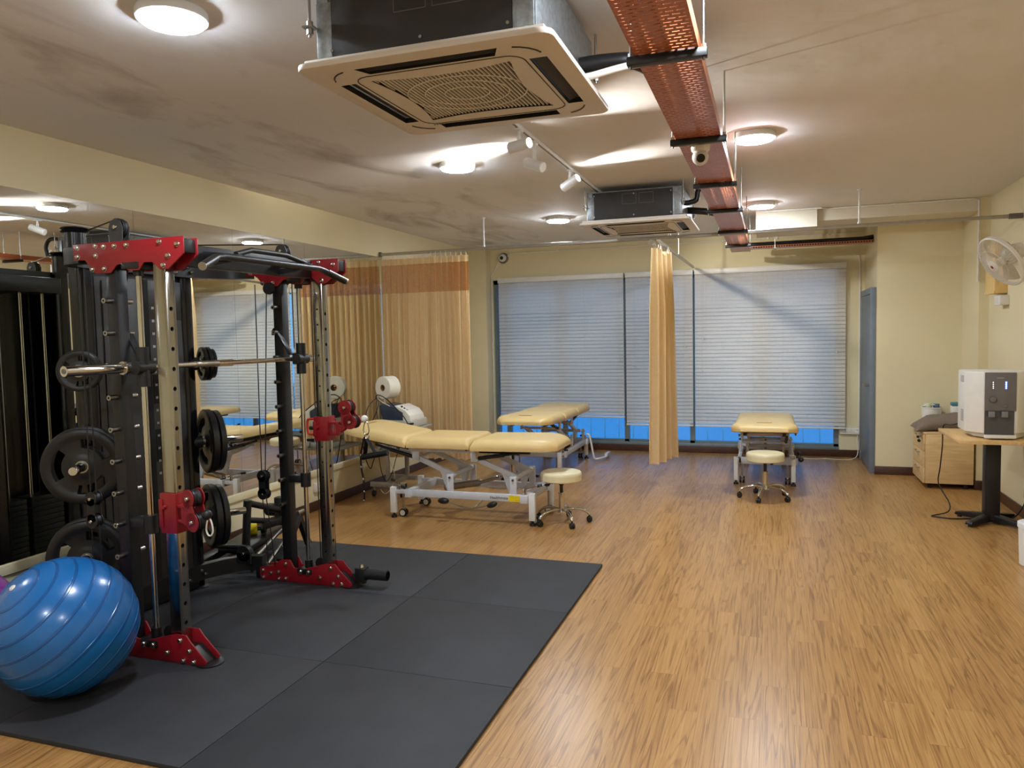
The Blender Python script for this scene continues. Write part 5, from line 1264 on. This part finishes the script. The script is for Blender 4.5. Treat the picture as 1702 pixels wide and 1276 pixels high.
for z in range(10): k.bb(X0-.001, X0+.0005, Yf+.19, Yf+.28, .88+z*.01, .884+z*.01)
k.build('side_vent', M_GREYPL, t)
MB().tube([(1.56, 7.30, .85), (1.50, 7.45, .80), (1.46, 7.59, .775), (1.455, 7.595, .6), (1.44, 7.60, .40), (1.43, 7.60, .25), (1.50, 7.52, .10), (1.48, 7.46, .03), (1.36, 7.40, .006), (1.34, 7.36, .006), (1.42, 7.32, .006), (1.50, 7.30, .006), (1.70, 7.35, .006), (1.9, 7.30, .02), (1.98, 7.26, .12), (2.01, 7.24, .23)], .0055, 8, smooth=5).build('power_cord', M_BLACK, t)
MB().bb(1.995, 2.024, 7.215, 7.265, .22, .29, .006).build('power_plug', M_BLACK, t)
socket('wall socket low on the side wall behind the pedestal table', XR, 7.24, .255, .146, '-x')
t = thing('waste_bin', 'white plastic waste bin on the floor in front of the pedestal table', 'waste bin', (1.745, 6.0, 0))
MB().lathe([(0, 0), (.105, 0), (.112, .006), (.122, .275), (.118, .275), (.108, .01), (0, .008)], (1.745, 6.0, 0), n=36).build('bin_body', M_PLASTIC, t)
MB().lathe([(.119, .262), (.127, .265), (.127, .295), (.12, .30), (0, .302), (0, .298), (.116, .296), (.119, .29)], (1.745, 6.0, 0), n=36).build('lid', M_WHITE, t)
MB().lathe([(.1165, .142), (.1178, .142), (.1178, .146), (.1165, .146)], (1.745, 6.0, 0), n=36, closed=True).build('moulded_band', M_WHITE, t)

# ------------------------------------------------------------------ fan, timber block, isolator on the side wall
t = thing('wall_fan', 'white caged fan on the side wall above the water dispenser', 'fan', (2.06, 7.0, 2.2))
fc = Vector((1.735, 6.99, 2.165)); fa = Vector((-.80, -.26, -.54)).normalized(); R = .215
u = fa.cross(Vector((0, 0, 1))).normalized(); v = u.cross(fa)
k = MB().lathe([(R-.006, -.014), (R, -.018), (R+.008, -.012), (R+.008, .012), (R, .018), (R-.006, .014)], fc, fa, 64, True).build('cage_ring', M_PLASTIC, t)
for s, nm_, nn in ((1, 'front_grille', 60), (-1, 'rear_grille', 60)):
    g = MB()
    for i in range(nn):
        a = 2*PI*i/nn; d = u*math.cos(a)+v*math.sin(a); d2 = u*math.cos(a+.35)+v*math.sin(a+.35)
        g.tube([fc+fa*(s*.075)+d2*.05, fc+fa*(s*.068)+(d*.5+d2*.5).normalized()*.12, fc+fa*(s*.045)+d*.185, fc+fa*(s*.012)+d*R], .0013, 5)
    g.tube([fc+fa*(s*.066)+(u*math.cos(a)+v*math.sin(a))*.135 for a in [2*PI*i/40 for i in range(40)]], .0016, 5, True)
    g.build(nm_, M_PLASTIC, t)
h = MB().lathe([(0, .088), (.03, .087), (.05, .08), (.052, .07), (0, .068)], fc, fa, 28).build('grille_badge', M_PLASTIC, t)
MB().lathe([(0, .0895), (.014, .0885), (.014, .087), (0, .087)], fc, fa, 20).build('red_emblem', M_RED, h)
bl = MB()
for i in range(3):
    a0 = 2*PI*i/3+.5; rows = []
    for j in range(9):
        r = .03+.16*j/8; w_ = .55-.15*j/8
        rows.append([fc+fa*(-.02+.045*(q/6-.5)*(1-.3*j/8))+(u*math.cos(a0+.25*j/8+w_*(q/6-.5)*2)+v*math.sin(a0+.25*j/8+w_*(q/6-.5)*2))*r for q in range(7)])
    bl.grid(rows, .002)
bl.lathe([(0, .03), (.03, .028), (.034, .02), (.034, -.02), (0, -.02)], fc, fa, 24)
bl.build('fan_blade', mat('translucent_cream_plastic', (226, 216, 190), .3), t)
mo = MB().lathe([(0, -.02), (.055, -.03), (.07, -.06), (.068, -.15), (.05, -.19), (0, -.20)], fc, fa, 32).build('motor_housing', M_PLASTIC, t)
MB().box(fc-fa*.11+v*.072, (.03, .05, .012), fa.to_track_quat('Z', 'Y').to_matrix().to_4x4(), .003).build('rating_label', M_RED, mo)
MB().cyl(fc-fa*.15, Vector((1.96, 7.03, 2.245)), .022, n=18).bb(1.94, 2.0, 6.99, 7.07, 2.05, 2.28, .008).bb(2.0, XR, 6.985, 7.075, 2.0, 2.33, .006).build('wall_bracket', M_PLASTIC, t)
t = thing('timber_block', 'plywood mounting block fixed on the side wall beyond the fan', 'wooden block', (2.0, 8.2, 1.95))
MB().bb(1.955, XR, 8.08, 8.40, 1.955, 2.42, .003).bb(1.948, 1.955, 8.078, 8.402, 1.955, 1.975).build('plywood', wood_mat('pine_ply', (222, 184, 112), (240, 208, 140), 4, (8, 8, 1)), t)
t = thing('isolator_switch', 'white switch box on the side wall below the plywood block', 'switch', (2.03, 8.1, 1.84))
MB().bb(1.985, XR, 8.02, 8.22, 1.845, 1.935, .004).build('switch_box', M_PLASTIC, t)
MB().bb(1.981, 1.985, 8.10, 8.13, 1.87, 1.91, .002).build('rocker', M_WHITE, t)
